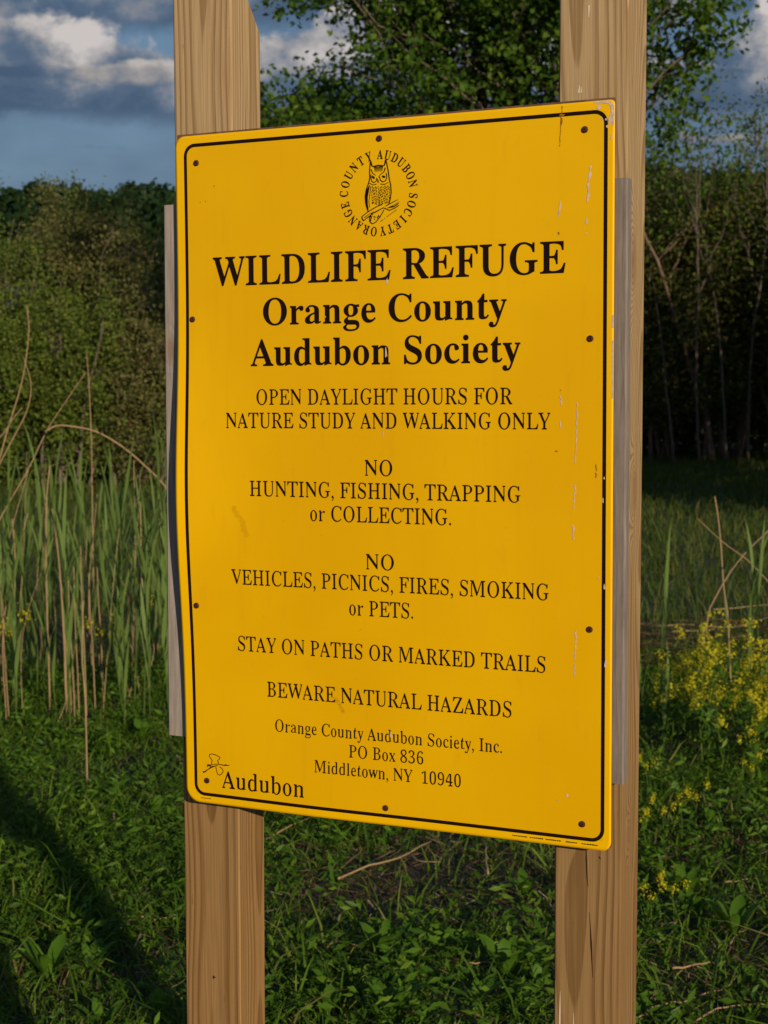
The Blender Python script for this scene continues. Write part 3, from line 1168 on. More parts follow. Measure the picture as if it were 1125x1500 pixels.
# the leafy tree that rises behind the board
rng = np.random.default_rng(21)
make_tree('leafy_tree', (2.20, 19.8, 0), rng,
          [(0, 0, -.02, 0, 8.6, .12), (.26, .1, .06, .03, 8.2, .08), (-.3, .15, -.10, .02, 8.0, .07)],
          (1.65, 20.0, 7.25), (3.45, 2.3, 2.10), 74, 10, 11, .105, M_leaf_tree, M_bark,
          'tall leafy green tree rising behind the yellow board between the posts', leaf_spread=.30, twig_len=.85, twiglets=6, gap=.50)
make_tree('young_tree', (-.55, 20.5, 0), rng,
          [(0, 0, -.06, 0, 5.6, .05), (.3, 0, .05, 0, 5.3, .04)],
          (-.45, 20.5, 5.0), (1.5, 1.2, .75), 30, 10, 11, .095, M_leaf_tree, M_bark,
          'dark low tree crown showing just above the board beside the left post', leaf_spread=.3, twig_len=.7, twiglets=6)
make_tree('sapling', (6.35, 30.0, 0), rng,
          [(0, 0, -.03, 0, 6.6, .03), (.5, .1, .04, 0, 7.0, .03), (-.5, .2, -.05, 0, 6.4, .028), (1.0, .3, .05, 0, 7.2, .03), (1.4, .2, .03, 0, 6.6, .03)],
          (6.6, 30.2, 6.4), (1.4, .6, 1.5), 22, 6, 4, .10, M_leaf_tree, M_bark,
          'thin sapling clump with sparse leaves against the sky right of the right post', leaf_spread=.45, twig_len=.7, twiglets=4)

# dark wood edge on the right: separate slender trees
rng = np.random.default_rng(5)
wood = [(5.35, 31.5, 6.5, 'slender tree nearest the right post in the dark wood edge'),
        (6.05, 32.4, 6.3, 'slender trees with pale stems standing second from the right post'),
        (6.75, 31.2, 6.6, 'multi stemmed tree with reddish pale trunks in the middle of the dark wood edge'),
        (7.35, 31.8, 6.6, 'tree with forking pale trunks left of the frame edge in the dark wood'),
        (8.05, 31.0, 7.9, 'tallest thin tree of the dark wood, at the right edge of the photo')]
for i, (x, y, h, lab) in enumerate(wood):
    st = []
    for k in range(4 if i > 1 else 3):
        st.append((rng.uniform(-.45, .45), rng.uniform(-.4, .2), rng.uniform(-.16, .16), rng.uniform(-.05, .05), h * rng.uniform(.75, .95), rng.uniform(.035, .075)))
    make_tree('slender_tree', (x, y, 0), rng, st, (x, y, h * .56), (1.0, 1.0, h * .42), 40, 8, 10, .090, M_leaf_wood, M_bark2, lab,
              group='slender trees of the dark wood edge', leaf_spread=.5, twig_len=.75, twiglets=5, stem_wander=.09)
for i, (x, y, h, lab) in enumerate([(5.0, 36.5, 3.2, 'low dark thicket closing the foot of the wood behind the right post'),
                                    (6.9, 36.9, 3.4, 'low dark thicket closing the foot of the wood behind the pale trunks'),
                                    (8.9, 36.6, 3.4, 'low dark thicket closing the foot of the wood at the photo edge'),
                                    (10.9, 36.2, 3.6, 'low dark thicket closing the foot of the wood past the photo edge'),
                                    (5.6, 34.5, 5.2, 'dense undergrowth bush at the back of the dark wood, by the right post'),
                                    (7.4, 34.8, 5.6, 'dense undergrowth bush at the back of the dark wood, behind the pale trunks'),
                                    (9.4, 34.0, 6.5, 'dense undergrowth bush at the back of the dark wood, past the photo edge')]):
    make_tree('undergrowth_bush', (x, y, 0), rng, [(rng.uniform(-.6, .6), 0, rng.uniform(-.2, .2), 0, h * .9, .03) for k in range(5)],
              (x, y, h * .5), (1.5, 1.0, h * .5), 46, 8, 10, .11, M_leaf_wood, M_bark, lab, cat='bush', leaf_spread=.6, twig_len=.8, twiglets=5)
# the same wood goes on outside the frame to the right and shades the meadow
for i, (x, y, h) in enumerate([(8.2, 15.0, 7.2), (9.6, 20.0, 7.0), (11.2, 25.5, 6.8), (12.6, 30.5, 7.0)]):
    make_tree('shade_tree', (x, y, 0), rng, [(0, 0, rng.uniform(-.05, .05), 0, h * .9, .13)],
              (x, y, h * .56), (2.5, 2.6, h * .44), 46, 8, 9, .17, M_leaf_wood, M_bark,
              'dark broad tree of the wood continuing past the right edge, %s' % ['nearest the camera', 'second nearest the camera', 'second from the back', 'furthest back'][i],
              leaf_spread=.9, twig_len=1.3, twiglets=5, gap=.35)

# pale green and olive bushes on the left
rng = np.random.default_rng(9)
bushes = [(-8.6, 25.0, 5.9, 1.5, 2, 'bright green bush at the left edge of the photo'),
          (-7.0, 26.8, 5.3, 1.25, 1, 'green bush with yellowish sprays second from the left edge'),
          (-5.9, 28.0, 5.6, 1.2, 0, 'olive willow bush in the middle of the left thicket'),
          (-4.7, 27.6, 5.25, 1.1, 0, 'olive grey willow bush just left of the left post'),
          (-3.7, 28.4, 5.0, 1.0, 0, 'olive willow bush half hidden by the weathered batten'),
          (-6.5, 30.5, 5.6, 1.6, 0, 'taller olive bush behind the left thicket'),
          (-5.2, 24.4, 3.5, 1.0, 1, 'low green bush in front of the olive willows'),
          (-4.05, 24.9, 3.3, .9, 0, 'low brownish bush in front of the willows by the left post'),
          (-6.6, 23.8, 3.2, 1.0, 1, 'low dark green bush in front at the left of the thicket'),
          (-10.6, 26.5, 5.6, 1.7, 2, 'green bush of the thicket past the left edge'),
          (-2.1, 28.5, 4.6, 1.2, 0, 'olive bush of the thicket hidden behind the board')]
for (x, y, h, w, kind, lab) in bushes:
    st = [(rng.uniform(-.5, .5) * w, rng.uniform(-.4, .4), rng.uniform(-.22, .22), rng.uniform(-.1, .1), h * rng.uniform(.7, .95), rng.uniform(.018, .035)) for k in range(7)]
    make_tree('willow_bush' if kind == 0 else 'green_bush', (x, y, 0), rng, st, (x, y, h * .50), (w, 1.0, h * .50),
              52, 9, 10, .066, M_leaf_bush if kind == 0 else M_leaf_bush2, M_bark, lab, cat='bush', group='bushes of the left thicket',
              leaf_spread=.26, twig_len=.55, twiglets=6, leaf_up=.0, gap=.28, kind_leaf='foliage')

# far wooded ridge
rng = np.random.default_rng(12)
Vs, Fs, off = [], [], 0
for k in range(860):
    y = rng.uniform(112, 175)
    x = rng.uniform(-86, 86) * y / 130
    h = rng.uniform(10.8, 12.9)
    w = rng.uniform(2.4, 3.8)
    n = 460
    u = unit(rng.normal(size=(n, 3)))
    u[:, 2] = np.abs(u[:, 2]) * 1.0 - .25
    P = np.array([x, y, float(hz(x, y)) + h * .55]) + u * np.array([w, w, h * .5]) * rng.uniform(.8, 1.05, (n, 1))
    P[:, 2] = np.maximum(P[:, 2], 0.3)
    V_, F_ = leaves(P, .62, rng, .9, .4)
    Vs.append(V_)
    Fs.append(F_ + off)
    off += len(V_)
forest = big('ridge_forest', np.concatenate(Vs), np.concatenate(Fs), M_leaf_far)
tag(forest, 'dark green wooded ridge along the far skyline', 'forest', kind='stuff')

# ---- grass and low plants
rng = np.random.default_rng(33)


def wedge(n, y0, y1, spread=.34, extra=.6, p=1.0):
    """points over the part of the field the camera can see, with some to either side"""
    y = (y0 ** p + rng.uniform(0, 1, n) * (y1 ** p - y0 ** p)) ** (1 / p)
    x = rng.uniform(-1, 1, n) * (y * spread + extra)
    return x, y


def patchn(x, y, s, seed=0):
    return (np.sin(x * s * 1.7 + seed) * np.cos(y * s * 1.3 + seed * 2) + np.sin(x * s * 3.1 - y * s * 2.3 + seed) * .6 + np.cos(y * s * 4.1 + x * s * 1.1 + seed * 3) * .4) / 2


def blades(x, y, hgt, wid, lean, rng, z=None):
    n = len(x)
    a = rng.uniform(0, 2 * math.pi, n)
    t_ = rng.uniform(0, 2 * math.pi, n)
    dirx, diry = np.cos(a), np.sin(a)
    sx_, sy_ = np.cos(t_), np.sin(t_)
    ln_ = lean * rng.uniform(.2, 1.4, n) * hgt
    z = gz(x, y) - .01 if z is None else z
    V_ = np.zeros((n, 7, 3))
    for k, (f, wf) in enumerate(((0, 1.0), (.45, .85), (.8, .5))):
        cx_ = x + dirx * ln_ * f ** 1.8
        cy_ = y + diry * ln_ * f ** 1.8
        cz_ = z + hgt * (f - .28 * f ** 3 * np.minimum(ln_ / hgt, 1.3))
        V_[:, 2 * k] = np.stack([cx_ - sx_ * wid * wf * .5, cy_ - sy_ * wid * wf * .5, cz_], 1)
        V_[:, 2 * k + 1] = np.stack([cx_ + sx_ * wid * wf * .5, cy_ + sy_ * wid * wf * .5, cz_], 1)
    V_[:, 6] = np.stack([x + dirx * ln_, y + diry * ln_, z + hgt * (1 - .30 * np.minimum(ln_ / hgt, 1.3))], 1)
    i = np.arange(n)[:, None] * 7
    F_ = np.concatenate([i + np.array([[0, 1, 3]]), i + np.array([[0, 3, 2]]), i + np.array([[2, 3, 5]]), i + np.array([[2, 5, 4]]), i + np.array([[4, 5, 6]])])
    return V_.reshape(-1, 3), F_


def brown_patch(x, y):
    """where dead litter shows through: under the board and at the right"""
    b = np.exp(-((x - .15) / .55) ** 2 - ((y - 4.75) / .42) ** 2) + .8 * np.exp(-((x - 1.45) / .5) ** 2 - ((y - 5.1) / .5) ** 2) \
        + .8 * np.exp(-((x - 1.05) / .22) ** 2 - ((y - 3.95) / .2) ** 2) + .5 * np.exp(-((x + .75) / .3) ** 2 - ((y - 4.0) / .2) ** 2)
    return b


# near grass
x, y = wedge(150000, 2.7, 8.7, spread=.42, extra=.95, p=1.4)
d = patchn(x, y, 1.3, 1.0)
keep = rng.uniform(0, 1, len(x)) < np.clip(.62 + d * .5 - brown_patch(x, y) * .48, .14, 1)
x, y = x[keep], y[keep]
V_, F_ = blades(x, y, rng.gamma(4, .017, len(x)) * (1 + .35 * patchn(x, y, 2.2, 4)) + .02, rng.uniform(.0035, .0095, len(x)), 1.15, rng)
tag(big('grass', V_, F_, M_grass), 'short green meadow grass growing round the posts', 'grass', kind='stuff')
# meadow beyond
x, y = wedge(85000, 8.0, 36.0, spread=.48, extra=1.2, p=1.25)
sc_ = (y / 8) ** .75
V_, F_ = blades(x, y, rng.uniform(.10, .24, len(x)) * (1 + .3 * patchn(x, y, .8, 2)), .008 * sc_, .6, rng)
tag(big('meadow_grass', V_, F_, M_grass_far), 'darker meadow grass reaching back to the wood edge', 'grass', kind='stuff')

# small leafy weeds that nobody could count
x, y = wedge(12500, 2.7, 8.7, spread=.42, extra=.9, p=1.4)
keep = rng.uniform(0, 1, len(x)) < np.clip(.55 - patchn(x, y, 1.7, 7.0) * .6 - brown_patch(x, y) * .6, .05, 1)
x, y = x[keep], y[keep]
n = len(x)
m_ = 9
cx_ = np.repeat(x, m_)
cy_ = np.repeat(y, m_)
hh = np.repeat(rng.uniform(.02, .12, n), m_)
a = rng.uniform(0, 2 * math.pi, n * m_)
rr = rng.uniform(.008, .05, n * m_)
P = np.stack([cx_ + np.cos(a) * rr, cy_ + np.sin(a) * rr, gz(cx_, cy_) + hh * rng.uniform(.25, 1.15, n * m_)], 1)
V_, F_ = leaves(P, .040, rng, .34, .8, axis=np.stack([np.cos(a), np.sin(a), a * 0 + .35], 1), axis_w=.75)
tag(big('clover_and_weeds', V_, F_, M_weed), 'low broad leaved weeds mixed through the grass', 'weeds', kind='stuff')
# feathery vetch / yarrow sprays
x, y = wedge(2600, 3.0, 7.0, p=1.3)
keep = (patchn(x, y, 1.1, 3.3) > .05) | (x < -.5)
x, y = x[keep], y[keep]
Vs, Fs, off = [], [], 0
n = len(x)
az_ = rng.uniform(0, 2 * math.pi, n)
L_ = rng.uniform(.05, .13, n)
pairs = 9
P, A = [], []
for k in range(pairs):
    f = (k + 1) / pairs
    px, py = x + np.cos(az_) * L_ * f * .8, y + np.sin(az_) * L_ * f * .8
    pz = gz(x, y) + L_ * (1.1 * f - .45 * f * f) + .02
    for s_ in (-1, 1):
        P.append(np.stack([px - np.sin(az_) * s_ * .008 * (1.3 - f), py + np.cos(az_) * s_ * .008 * (1.3 - f), pz], 1))
        A.append(np.stack([np.cos(az_) * .5 - np.sin(az_) * s_, np.sin(az_) * .5 + np.cos(az_) * s_, az_ * 0], 1))
V_, F_ = leaves(np.concatenate(P), .019, rng, .28, 2.0, axis=np.concatenate(A), axis_w=.93)
tag(big('vetch', V_, F_, M_weed), 'feathery vetch sprays among the grass', 'weeds', kind='stuff')

# dead litter lying flat
x, y = wedge(80000, 2.7, 9.0, spread=.42, extra=.9, p=1.4)
keep = rng.uniform(0, 1, len(x)) < np.clip(.06 + brown_patch(x, y) * 1.3 + .12 * (patchn(x, y, 1.3, 1.0) < -.25), 0, 1)
x, y = x[keep], y[keep]
n = len(x)
a = rng.uniform(0, 2 * math.pi, n)
L_ = rng.gamma(2.5, .015, n) + .010
w_ = rng.uniform(.0015, .006, n)
tilt = rng.normal(0, .22, n)
z = gz(x, y) + rng.uniform(.002, .055, n)
dx_, dy_ = np.cos(a) * L_ * .5, np.sin(a) * L_ * .5
sx_, sy_ = -np.sin(a) * w_ * .5, np.cos(a) * w_ * .5
V_ = np.stack([np.stack([x - dx_ - sx_, y - dy_ - sy_, z - L_ * tilt * .5], 1), np.stack([x + dx_ - sx_, y + dy_ - sy_, z + L_ * tilt * .5], 1),
               np.stack([x + dx_ + sx_, y + dy_ + sy_, z + L_ * tilt * .5 + .001], 1), np.stack([x - dx_ + sx_, y - dy_ + sy_, z - L_ * tilt * .5 + .001], 1)], 1).reshape(-1, 3)
i = np.arange(n)[:, None] * 4
tag(big('dead_litter', V_, i + np.array([[0, 1, 2, 3]]), M_litter), 'brown dead stems and leaf litter lying between the grass', 'litter', kind='stuff')


# ---- things that can be told apart
def px2ground(px, py, zg=0.0):
    """where the photograph's line of sight meets the field"""
    f = 2202.3
    xs_, ys_ = px - 562.5, py - 750
    r_ = .00689
    xs_, ys_ = xs_ * math.cos(r_) - ys_ * math.sin(r_), xs_ * math.sin(r_) + ys_ * math.cos(r_)
    p_ = R(PITCH)
    dyy = f * math.cos(p_) - ys_ * math.sin(p_)
    dzz = -f * math.sin(p_) - ys_ * math.cos(p_)
    k = (zg - CAM_H) / dzz
    return xs_ * k, dyy * k


def px_at(px, py, Y):
    """the point on the line of sight at depth Y"""
    f = 2202.3
    xs_, ys_ = px - 562.5, py - 750
    r_ = .00689
    xs_, ys_ = xs_ * math.cos(r_) - ys_ * math.sin(r_), xs_ * math.sin(r_) + ys_ * math.cos(r_)
    p_ = R(PITCH)
    dyy = f * math.cos(p_) - ys_ * math.sin(p_)
    dzz = -f * math.sin(p_) - ys_ * math.cos(p_)
    k = Y / dyy
    return (xs_ * k, Y, CAM_H + dzz * k)


def smooth_path(P, n=4):
    P = np.array(P, float)
    out = []
    Q = np.concatenate([[2 * P[0] - P[1]], P, [2 * P[-1] - P[-2]]])
    for i in range(1, len(Q) - 2):
        for t_ in np.linspace(0, 1, n, endpoint=False):
            a_, b_, c_, d_ = Q[i - 1], Q[i], Q[i + 1], Q[i + 2]
            out.append(.5 * ((2 * b_) + (-a_ + c_) * t_ + (2 * a_ - 5 * b_ + 4 * c_ - d_) * t_ ** 2 + (-a_ + 3 * b_ - 3 * c_ + d_) * t_ ** 3))
    out.append(P[-1])
    return np.array(out)


def standing(name, pts, Y, r0, r1, mat, label, cat, group=None, dY=0.0):
    """a stalk whose outline follows points in the photograph, standing at distance Y"""
    P = [px_at(a, b, Y + dY * i / max(1, len(pts) - 1)) for i, (a, b) in enumerate(pts)]
    P = smooth_path(P)
    if P[0][2] > .02:       # carry it down to the soil
        n_ = 4
        d_ = (P[0] - P[1]) / max(1e-6, abs(P[0][2] - P[1][2]))
        foot = P[0] + d_ * np.array([1, 1, 0]) * P[0][2] * .35
        foot[2] = -.02
        P = np.concatenate([[foot + (P[0] - foot) * k / n_ for k in range(n_)], P])
    b = P[0].copy()
    mb_ = MB()
    rr_ = np.linspace(r0, r1, len(P)) * (1 + .12 * (np.arange(len(P)) % 3 == 0))
    mb_.tube(P - b, rr_, 6)
    o = mb_.build(name, mat, None, smooth=True)
    o.location = b
    tag(o, label, cat, group)
    return o


standing('dead_stalk', [(-30, 880), (-10, 720), (8, 640), (32, 560), (42, 490), (40, 450)], 8.0, .0050, .0022, M_straw,
         'tall dry tan stalk curving up at the left edge, its tip highest', 'dry stalk', 'dry stalks at the left')
standing('dead_stalk', [(-60, 830), (-20, 720), (15, 650), (40, 600), (45, 560), (33, 520)], 8.1, .0045, .0018, M_straw,
         'dry stalk crossing the tall curved one at the left edge', 'dry stalk', 'dry stalks at the left')
standing('dead_stalk', [(140, 1000), (136, 800), (134, 650), (130, 560), (127, 517)], 8.4, .0040, .0018, M_straw,
         'upright straight dry stalk left of the batten', 'dry stalk', 'dry stalks at the left')
standing('dead_stalk', [(-45, 850), (0, 760), (40, 690), (68, 632), (95, 590), (126, 545)], 7.8, .0045, .0016, M_straw,
         'straight dry stalk leaning to the right across the reeds', 'dry stalk', 'dry stalks at the left')
standing('dead_stalk', [(330, 1010), (300, 800), (246, 718), (215, 685), (180, 655), (140, 632), (100, 624), (82, 624), (66, 632)], 7.7, .0040, .0045, M_straw,
         'long dry stalk arching over to the left with a drooping seed head', 'dry stalk', 'dry stalks at the left')
standing('dead_stalk', [(95, 960), (90, 870), (84, 800), (76, 745)], 7.2, .0050, .0030, M_straw,
         'pale broken cane in the reeds, second from the left', 'dry stalk', 'dry stalks at the left')
standing('dead_stalk', [(72, 990), (68, 860), (68, 740), (73, 682)], 7.4, .0045, .0030, M_straw,
         'upright cane with a broken bulging tip among the green reeds', 'dry stalk', 'dry stalks at the left')
standing('dead_stalk', [(218, 1000), (210, 900), (207, 820), (206, 735)], 7.3, .0040, .0022, M_straw,
         'pale upright cane among the reeds close to the batten', 'dry stalk', 'dry stalks at the left')
standing('dead_stalk', [(127, 1110), (126, 1060), (124, 1010), (120, 960), (122, 880)], 5.9, .0035, .0025, M_straw,
         'thin grey brown stem standing in front of the reeds', 'dry stalk', 'dry stalks at the left')
standing('dead_stalk', [(22, 960), (21, 900), (22, 820), (18, 760)], 7.3, .0042, .0028, M_straw,
         'pale cane at the left edge of the reeds', 'dry stalk', 'dry stalks at the left')
standing('dead_stalk', [(-40, 660), (0, 640), (20, 612), (33, 597)], 7.9, .0035, .0018, M_straw,
         'short dry leaf tip at the left edge under the curved stalks', 'dry stalk', 'dry stalks at the left')
for k, (a, b, c_) in enumerate(((100, 850, 965), (118, 800, 960), (108, 830, 990), (130, 840, 950), (142, 820, 930), (62, 905, 975), (80, 900, 985), (178, 985, 1028))):
    standing('dead_stalk', [(a + 6, c_), (a + 2, (b + c_) / 2), (a, b)], 7.0 + .07 * k if k < 5 else px2ground(a, c_)[1], .0030, .0022, M_straw,
             ['short pale cane in the middle of the reed clump', 'long pale cane in the middle of the reed clump', 'bent pale cane in the middle of the reed clump',
              'thin tan cane right of the middle of the reed clump', 'tan cane right of the pale canes in the reeds', 'broken cane stub at the foot of the reeds, left',
              'broken cane stub beside the left one at the foot of the reeds', 'short curved straw stub standing in the weeds left of the batten'][k],
             'dry stalk', 'dry stalks at the left')
standing('dead_stalk', [(1066, 900), (1060, 860), (1056, 800), (1052, 760), (1047, 727)], 7.6, .0042, .0030, M_straw,
         'upright dry cane with a bent tip right of the right post', 'dry stalk', 'dry stalks at the right')
standing('dead_stalk', [(1040, 890), (1062, 850), (1090, 812), (1128, 775)], 7.5, .0040, .0026, M_straw,
         'dry cane leaning right across the upright one', 'dry stalk', 'dry stalks at the right')
standing('dead_stalk', [(1150, 880), (1100, 825), (1060, 795), (1022, 760)], 8.2, .0035, .0018, M_straw,
         'thin grey stalk leaning left behind the crossing canes', 'dry stalk', 'dry stalks at the right')


rs_ = np.random.default_rng(404)
for k in range(34):
    a = rs_.uniform(-30, 245)
    Yd = rs_.uniform(6.9, 9.2)
    foot = 570 + 1.6 / Yd * 2202
    ht = rs_.uniform(60, 330)
    dx1, dx2 = rs_.normal(0, 8), rs_.normal(0, 22)
    standing('dead_stalk', [(a, foot), (a + dx1, foot - ht * .5), (a + dx2, foot - ht)], Yd, rs_.uniform(.0020, .0034), rs_.uniform(.0008, .0022), M_straw,
             'thin dry %s stalk among the left reeds, %s' % ('tall' if ht > 200 else 'short' if ht < 120 else 'middling',
                                                          'near the left edge' if a < 80 else 'near the batten' if a > 165 else 'in the middle of the stand'),
             'dry stalk', 'thin dry stalks scattered through the left reeds')


def lying(pts, r, label, mat=None, zg=.045, name='fallen_stalk'):
    P = []
    for i, pt in enumerate(pts):
        zz = pt[2] if len(pt) > 2 else zg
        x_, y_ = px2ground(pt[0], pt[1], zz)
        P.append((x_, y_, zz))
    P = smooth_path(P, 3)
    b = np.array([P[0][0], P[0][1], 0])
    mb_ = MB()
    P[1:-1] += np.random.default_rng(len(P)).normal(0, .0025, (len(P) - 2, 3))
    mb_.tube(P - b, np.linspace(r * .72, r * .38, len(P)), 6)
    o = mb_.build(name, mat or M_straw, None, smooth=True)
    o.location = b
    tag(o, label, 'fallen stalk', 'fallen stalks on the ground')
    return o


lying([(495, 1287), (540, 1268), (585, 1255), (632, 1232)], .0055, 'bright tan fallen cane under the middle of the board')
lying([(384, 1232), (415, 1215), (455, 1197)], .0050, 'brown fallen cane beside the right of the left post')
lying([(476, 1372), (500, 1378), (528, 1386)], .0040, 'grey fallen stem in the grass under the board')
lying([(470, 1446), (490, 1440), (512, 1430)], .0035, 'short pinkish fallen stem near the bottom, right of the left post')
lying([(386, 1340), (400, 1346), (416, 1352)], .0035, 'grey stem end sticking out from behind the left post')
lying([(715, 1280), (712, 1255), (712, 1235)], .0060, 'short upright brown stub under the board, right of centre', zg=.05)
lying([(687, 1410), (703, 1410), (720, 1409)], .0035, 'small straight pale stick in the grass between the posts')
lying([(690, 1484), (730, 1492), (770, 1502)], .0040, 'reddish fallen stem at the bottom edge between the posts')
lying([(765, 1250), (785, 1262), (800, 1275)], .0035, 'dark thin stem by the left of the right post')
lying([(600, 1252), (620, 1262), (645, 1262)], .0035, 'curved grey stem under the board')
lying([(30, 1270), (60, 1276), (105, 1294)], .0035, 'grey fallen stem across the shadow at the left')
lying([(152, 1265), (175, 1269), (205, 1273)], .0045, 'orange tipped fallen cane left of the left post')
lying([(184, 1350), (200, 1345), (220, 1341)], .0045, 'pale fallen cane pointing at the left post')
lying([(226, 1347), (250, 1342), (272, 1339)], .0035, 'thin grey stem touching the left post')
lying([(0, 970), (20, 968), (42, 964)], .0050, 'tan stick lying at the foot of the reeds at the left edge')
lying([(300, 60), (300, 61)], .001, 'x') if False else None
lying([(985, 1418, .10), (1010, 1415, .10), (1040, 1409, .11)], .0045, 'whitish stick lying in brown litter at the lower right')
lying([(1060, 1292), (1085, 1289), (1110, 1287)], .0045, 'straight whitish stick at the right of the yellow flowers')
lying([(935, 1490), (965, 1472), (1000, 1466), (1055, 1450), (1080, 1428)], .0035, 'long thin forked twig running across the lower right')
lying([(975, 1405), (1020, 1432), (1070, 1455), (1120, 1472)], .0035, 'thin bare twig crossing the long one at the lower right')
lying([(1010, 1500), (1050, 1478), (1090, 1470), (1125, 1472)], .0035, 'curved bare twig in the bottom right corner')
lying([(1070, 1382), (1080, 1368), (1092, 1362)], .0045, 'short tan stick standing out beside the right edge')
lying([(965, 1380), (985, 1365), (992, 1340)], .0040, 'bent pale stem beside the right post')
lying([(1040, 1163), (1070, 1171), (1095, 1173)], .0040, 'tan stick lying behind the single yellow flowers')
lying([(955, 917, .1), (1010, 915, .12), (1070, 918, .12), (1125, 905, .12)], .0075, 'long fallen reed lying level behind the yellow flowers, the upper one')
lying([(985, 925, .1), (1040, 922, .1), (1100, 915, .1)], .0070, 'long fallen reed lying level behind the yellow flowers, the middle one')
lying([(995, 930, .1), (1015, 942, .08), (1030, 955, .06)], .0060, 'fallen reed slanting down behind the yellow flowers')
lying([(1045, 893, .12), (1090, 889, .12), (1130, 885, .12)], .0065, 'fallen reed lying furthest back behind the yellow flowers')
x, y = rng.uniform(.95, 2.3, 420), rng.uniform(8.0, 9.4, 420)
V_, F_ = leaves(np.stack([x * y / 7.6, y, rng.uniform(.03, .16, 420)], 1), .26, rng, .05, 4.0, axis=np.repeat([[1, .1, .05]], 420, 0), axis_w=.85)
tag(big('fallen_reeds', V_, F_, M_litter), 'flattened mat of old reeds behind the yellow flowers', 'litter', kind='stuff')

# green reeds: one template of each form, copied and turned
rng = np.random.default_rng(77)


def strip(P, w, side):
    """a leaf blade with a keel along the path"""
    n = len(P)
    V_ = []
    for k, p_ in enumerate(P):
        ww = w[k]
        V_ += [p_ - side * ww * .5, p_ + np.array([0, 0, -ww * .18]), p_ + side * ww * .5]
    F_ = []
    for k in range(n - 1):
        for s_ in (0, 1):
            F_.append((k * 3 + s_, k * 3 + s_ + 1, k * 3 + 4 + s_, k * 3 + 3 + s_))
    return np.array(V_), F_


def reed_template(h, n_leaf, seed):
    rg_ = np.random.default_rng(seed)
    root = empty('green_reed', (0, 0, 0))
    tag(root, 'tall green reed with upright blue green blades in the dense stand left of the board', 'reed', 'green reeds left of the board')
    mb_ = MB()
    P = curve_pts((0, 0, -.03), (rg_.normal(0, .04), rg_.normal(0, .04), 1), h * .8, 6, rg_, .03)
    mb_.tube(P, np.linspace(.0042, .0018, 7), 5)
    mb_.build('stem', M_stem, root, smooth=True)
    for k in range(n_leaf):
        f = .28 + .72 * k / (n_leaf - 1)
        i = min(int(f * 6), 5)
        p0 = P[i] + (P[i + 1] - P[i]) * (f * 6 - i)
        a_ = rg_.uniform(0, 2 * math.pi)
        out_ = np.array([math.cos(a_), math.sin(a_), 0])
        L_ = h * rg_.uniform(.26, .42)
        sp_ = rg_.uniform(.12, .40)
        tt = np.linspace(0, 1, 6)
        Q = np.array([p0 + np.array([0, 0, 1]) * L_ * (t_ - .25 * sp_ * t_ ** 3) + out_ * L_ * sp_ * t_ ** 1.5 for t_ in tt])
        wmax = rg_.uniform(.016, .027)
        w_ = wmax * np.array([.45, .9, 1.0, .8, .45, .03])
        V_, F_ = strip(Q, w_, np.array([-math.sin(a_), math.cos(a_), 0]))
        mb_ = MB()
        mb_.add(V_, F_)
        mb_.build('leaf', M_reed, root, smooth=True)
    return root


protos = [reed_template(1.25, 5, 1), reed_template(1.1, 6, 2), reed_template(1.35, 5, 3), reed_template(.95, 5, 4)]
reeds = []
for k in range(74):
    Yd = rng.uniform(6.9, 10.5)
    px = rng.uniform(-90, 300)
    if k < 16:
        px, Yd = rng.uniform(165, 262), rng.uniform(6.9, 8.0)
    elif k < 26:
        px, Yd = rng.uniform(-20, 120), rng.uniform(6.7, 7.6)
    x_ = (px - 562) / 2202 * Yd
    reeds.append((x_, Yd))
for k, (x_, y_) in enumerate(reeds):
    o = protos[k] if k < 4 else copy_tree(protos[k % 4])
    o.location = (x_, y_, float(gz(x_, y_)))
    o.rotation_euler = (rng.normal(0, .05), rng.normal(0, .05), rng.uniform(0, 2 * math.pi))
    row = 'front' if y_ < 7.6 else 'middle' if y_ < 9.0 else 'back'
    pxx = x_ / y_ * 2202 + 562
    place = 'past the photo edge' if pxx < 0 else 'at the left photo edge' if pxx < 70 else 'amid the pale canes' if pxx < 150 else 'right of the canes' if pxx < 225 else 'behind the batten'
    o['label'] = 'tall green reed, %s row of the left stand, %s' % (row, place)
    s_ = rng.uniform(.78, 1.04)
    o.scale = (s_, s_, s_ * rng.uniform(.95, 1.05))
for k, (px, Yd, sc2, lab) in enumerate([(952, 6.6, .62, 'broad green reed close beside the right post'), (962, 7.0, .72, 'green reed with a bent over blade right of the right post'),
                                        (975, 6.3, .50, 'short green reed in front of the reeds by the right post'), (1035, 7.8, .62, 'small green reed in front of the fallen canes'),
                                        (1098, 7.4, .78, 'green reed with a folded blade behind the crossing canes'), (1122, 7.0, .72, 'broad green reed at the right edge of the photo'),
                                        (1068, 9.0, .72, 'thin green reed far back behind the crossing canes')]):
    o = copy_tree(protos[(k + 1) % 4])
    x_ = (px - 562) / 2202 * Yd
    o.location = (x_, Yd, 0)
    o.rotation_euler = (rng.normal(0, .04), rng.normal(0, .04), rng.uniform(0, 6.28))
    o.scale = (sc2, sc2, sc2)
    o['label'] = lab
    o['group'] = 'green reeds right of the board'

# yellow flowering rocket
rng = np.random.default_rng(55)


